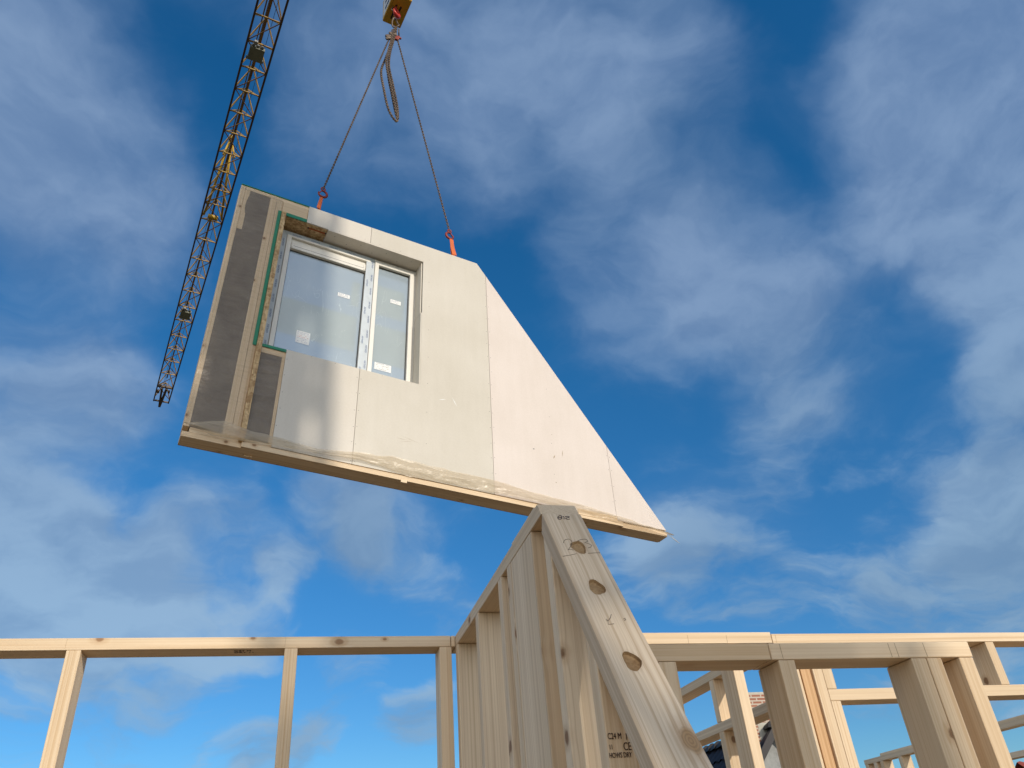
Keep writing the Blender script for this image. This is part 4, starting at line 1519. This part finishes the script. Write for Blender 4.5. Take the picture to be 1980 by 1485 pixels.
while y < HY1:
    n = 8
    L0, L1 = [], []
    for i in range(n + 1):
        a = math.pi * i / n
        L0.append(bm.verts.new((HX + .14 * math.cos(a), y, HZ - .13 + .15 * math.sin(a))))
        L1.append(bm.verts.new((HX + .11 * math.cos(a), y + .34, HZ - .15 + .10 * math.sin(a))))
    for i in range(n):
        bm.faces.new((L0[i], L0[i + 1], L1[i + 1], L1[i]))
    bm.faces.new(L0)
    y += .30
finish_obj('ridge_tiles', bm, TILE, house)
for ye in (yn + .12, HY1 - .12):
    bm = bmesh.new()
    f = [bm.verts.new((HX - EV + .1, ye, ez)), bm.verts.new((HX + EV - .1, ye, ez)), bm.verts.new((HX, ye, HZ - .2))]
    bm.faces.new(f)
    finish_obj('gable_wall', bm, LEAD, house)
bm = bmesh.new()
for sgn in (-1, 1):
    bar(bm, (HX, yn + .02, HZ - .17), (HX + sgn * EV, yn + .02, ez - .07), .16, (0, 0, 1), h=.14)
finish_obj('verge_board', bm, DARKM, house)
bm = bmesh.new()
add_box(bm, (HX - EV + .25, yn + .2, GZ), (HX + EV - .25, HY1 - .2, ez + .1))
finish_obj('wall', bm, BRICK, house)
# chimney standing at the gable end
cbl = at(1456, 1400, Y=yn + .2)
ctop = at(1456, 1341, Y=yn + .2)
chw = .75
cx0, cy0 = cbl.x, yn + .2
bm = bmesh.new()
add_box(bm, (cx0, cy0, cbl.z - 6.5), (cx0 + chw, cy0 + .5, ctop.z))
chim = finish_obj('chimney', bm, BRICK, house)
bm = bmesh.new()
add_box(bm, (cx0 + .02, cy0 + .02, ctop.z), (cx0 + chw - .02, cy0 + .48, ctop.z + .03))
finish_obj('chimney_cap', bm, PALE, chim)
bm = bmesh.new()
add_box(bm, (cx0 + .1, cy0 - .006, cbl.z - .62), (cx0 + chw - .05, cy0 - .001, cbl.z + .02))
finish_obj('chimney_flashing', bm, PALE, chim)

# red roof at the lower right
rp = at(1966, 1474, Y=14.8)
rh = thing('house', 'house with red tiled roof just showing at the bottom right corner', 'house', loc=(rp.x + 3, 11, GZ))
bm = bmesh.new()
add_box(bm, (rp.x + .2, 11.5, GZ), (rp.x + 7, 18, rp.z - 3.3))
finish_obj('wall', bm, BRICK, rh)
bm = bmesh.new()
ry = 14.8
rows = 12
for sgn in (-1, 1):
    for r_i in range(rows):
        pr = []
        for c_i in range(97):
            x = rp.x + 8 * c_i / 96
            wv = .02 * math.sin(c_i / 4 * 2 * math.pi)
            for e in (0, 1):
                t = (r_i + 1 - e) / rows
                pr.append(bm.verts.new((x, ry + sgn * 3.8 * t, rp.z - 3.6 * t + (.04 if e == 0 else 0) + wv)))
        for c_i in range(96):
            a = pr[2 * c_i:2 * c_i + 4]
            bm.faces.new((a[0], a[1], a[3], a[2]))
rr_ = finish_obj('roof', bm, RTILE, rh)
for xe in (rp.x + .2, rp.x + 7):
    bm = bmesh.new()
    bm.faces.new([bm.verts.new((xe, ry - 3.5, rp.z - 3.4)), bm.verts.new((xe, ry + 3.5, rp.z - 3.4)), bm.verts.new((xe, ry, rp.z - .1))])
    finish_obj('gable_wall', bm, BRICK, rh)


# ------------------------------------------------------------------ bare trees
def bare_tree(loc, height, label, seed):
    rnd = random.Random(seed)
    t = thing('bare_tree', label, 'tree', loc=loc, group='bare winter trees')
    bm = bmesh.new()
    bt = bmesh.new()

    def grow(p, d, L, r, lvl):
        pts, rs = [p], [r]
        n = 4
        for i in range(n):
            d = (d + Vector((rnd.uniform(-1, 1), rnd.uniform(-1, 1), rnd.uniform(-.3, .5))) * .16).normalized()
            p = p + d * (L / n)
            pts.append(p); rs.append(r * (1 - .5 * (i + 1) / n))
        tube(bt if lvl == 0 else bm, pts, rs, 6 if lvl < 2 else 4)
        if lvl >= 5: return
        for k in range(3 if lvl < 3 else 4):
            i = rnd.choice((2, 3, 4))
            a = d.orthogonal().normalized()
            a = Matrix.Rotation(rnd.uniform(0, 6.28), 3, d) @ a
            grow(pts[i], (d + a * rnd.uniform(.5, .9)).normalized(), L * rnd.uniform(.55, .75), rs[i] * .62, lvl + 1)

    grow(Vector(loc), Vector((0, 0, 1)), height * .36, height * .018, 0)
    finish_obj('trunk', bt, BARK, t)
    finish_obj('branches', bm, BARK, t)
    return t


p = at(-60, 1478, Y=24)
bare_tree((p.x - .6, 24, GZ), (p.z - GZ) * 1.28, 'bare tree whose twig tips reach into the bottom left corner', 3)
p = at(1975, 1440, Y=26)
bare_tree((p.x + .9, 26, GZ), (p.z - GZ) * 1.25, 'bare tree behind the studs at the far right', 11)
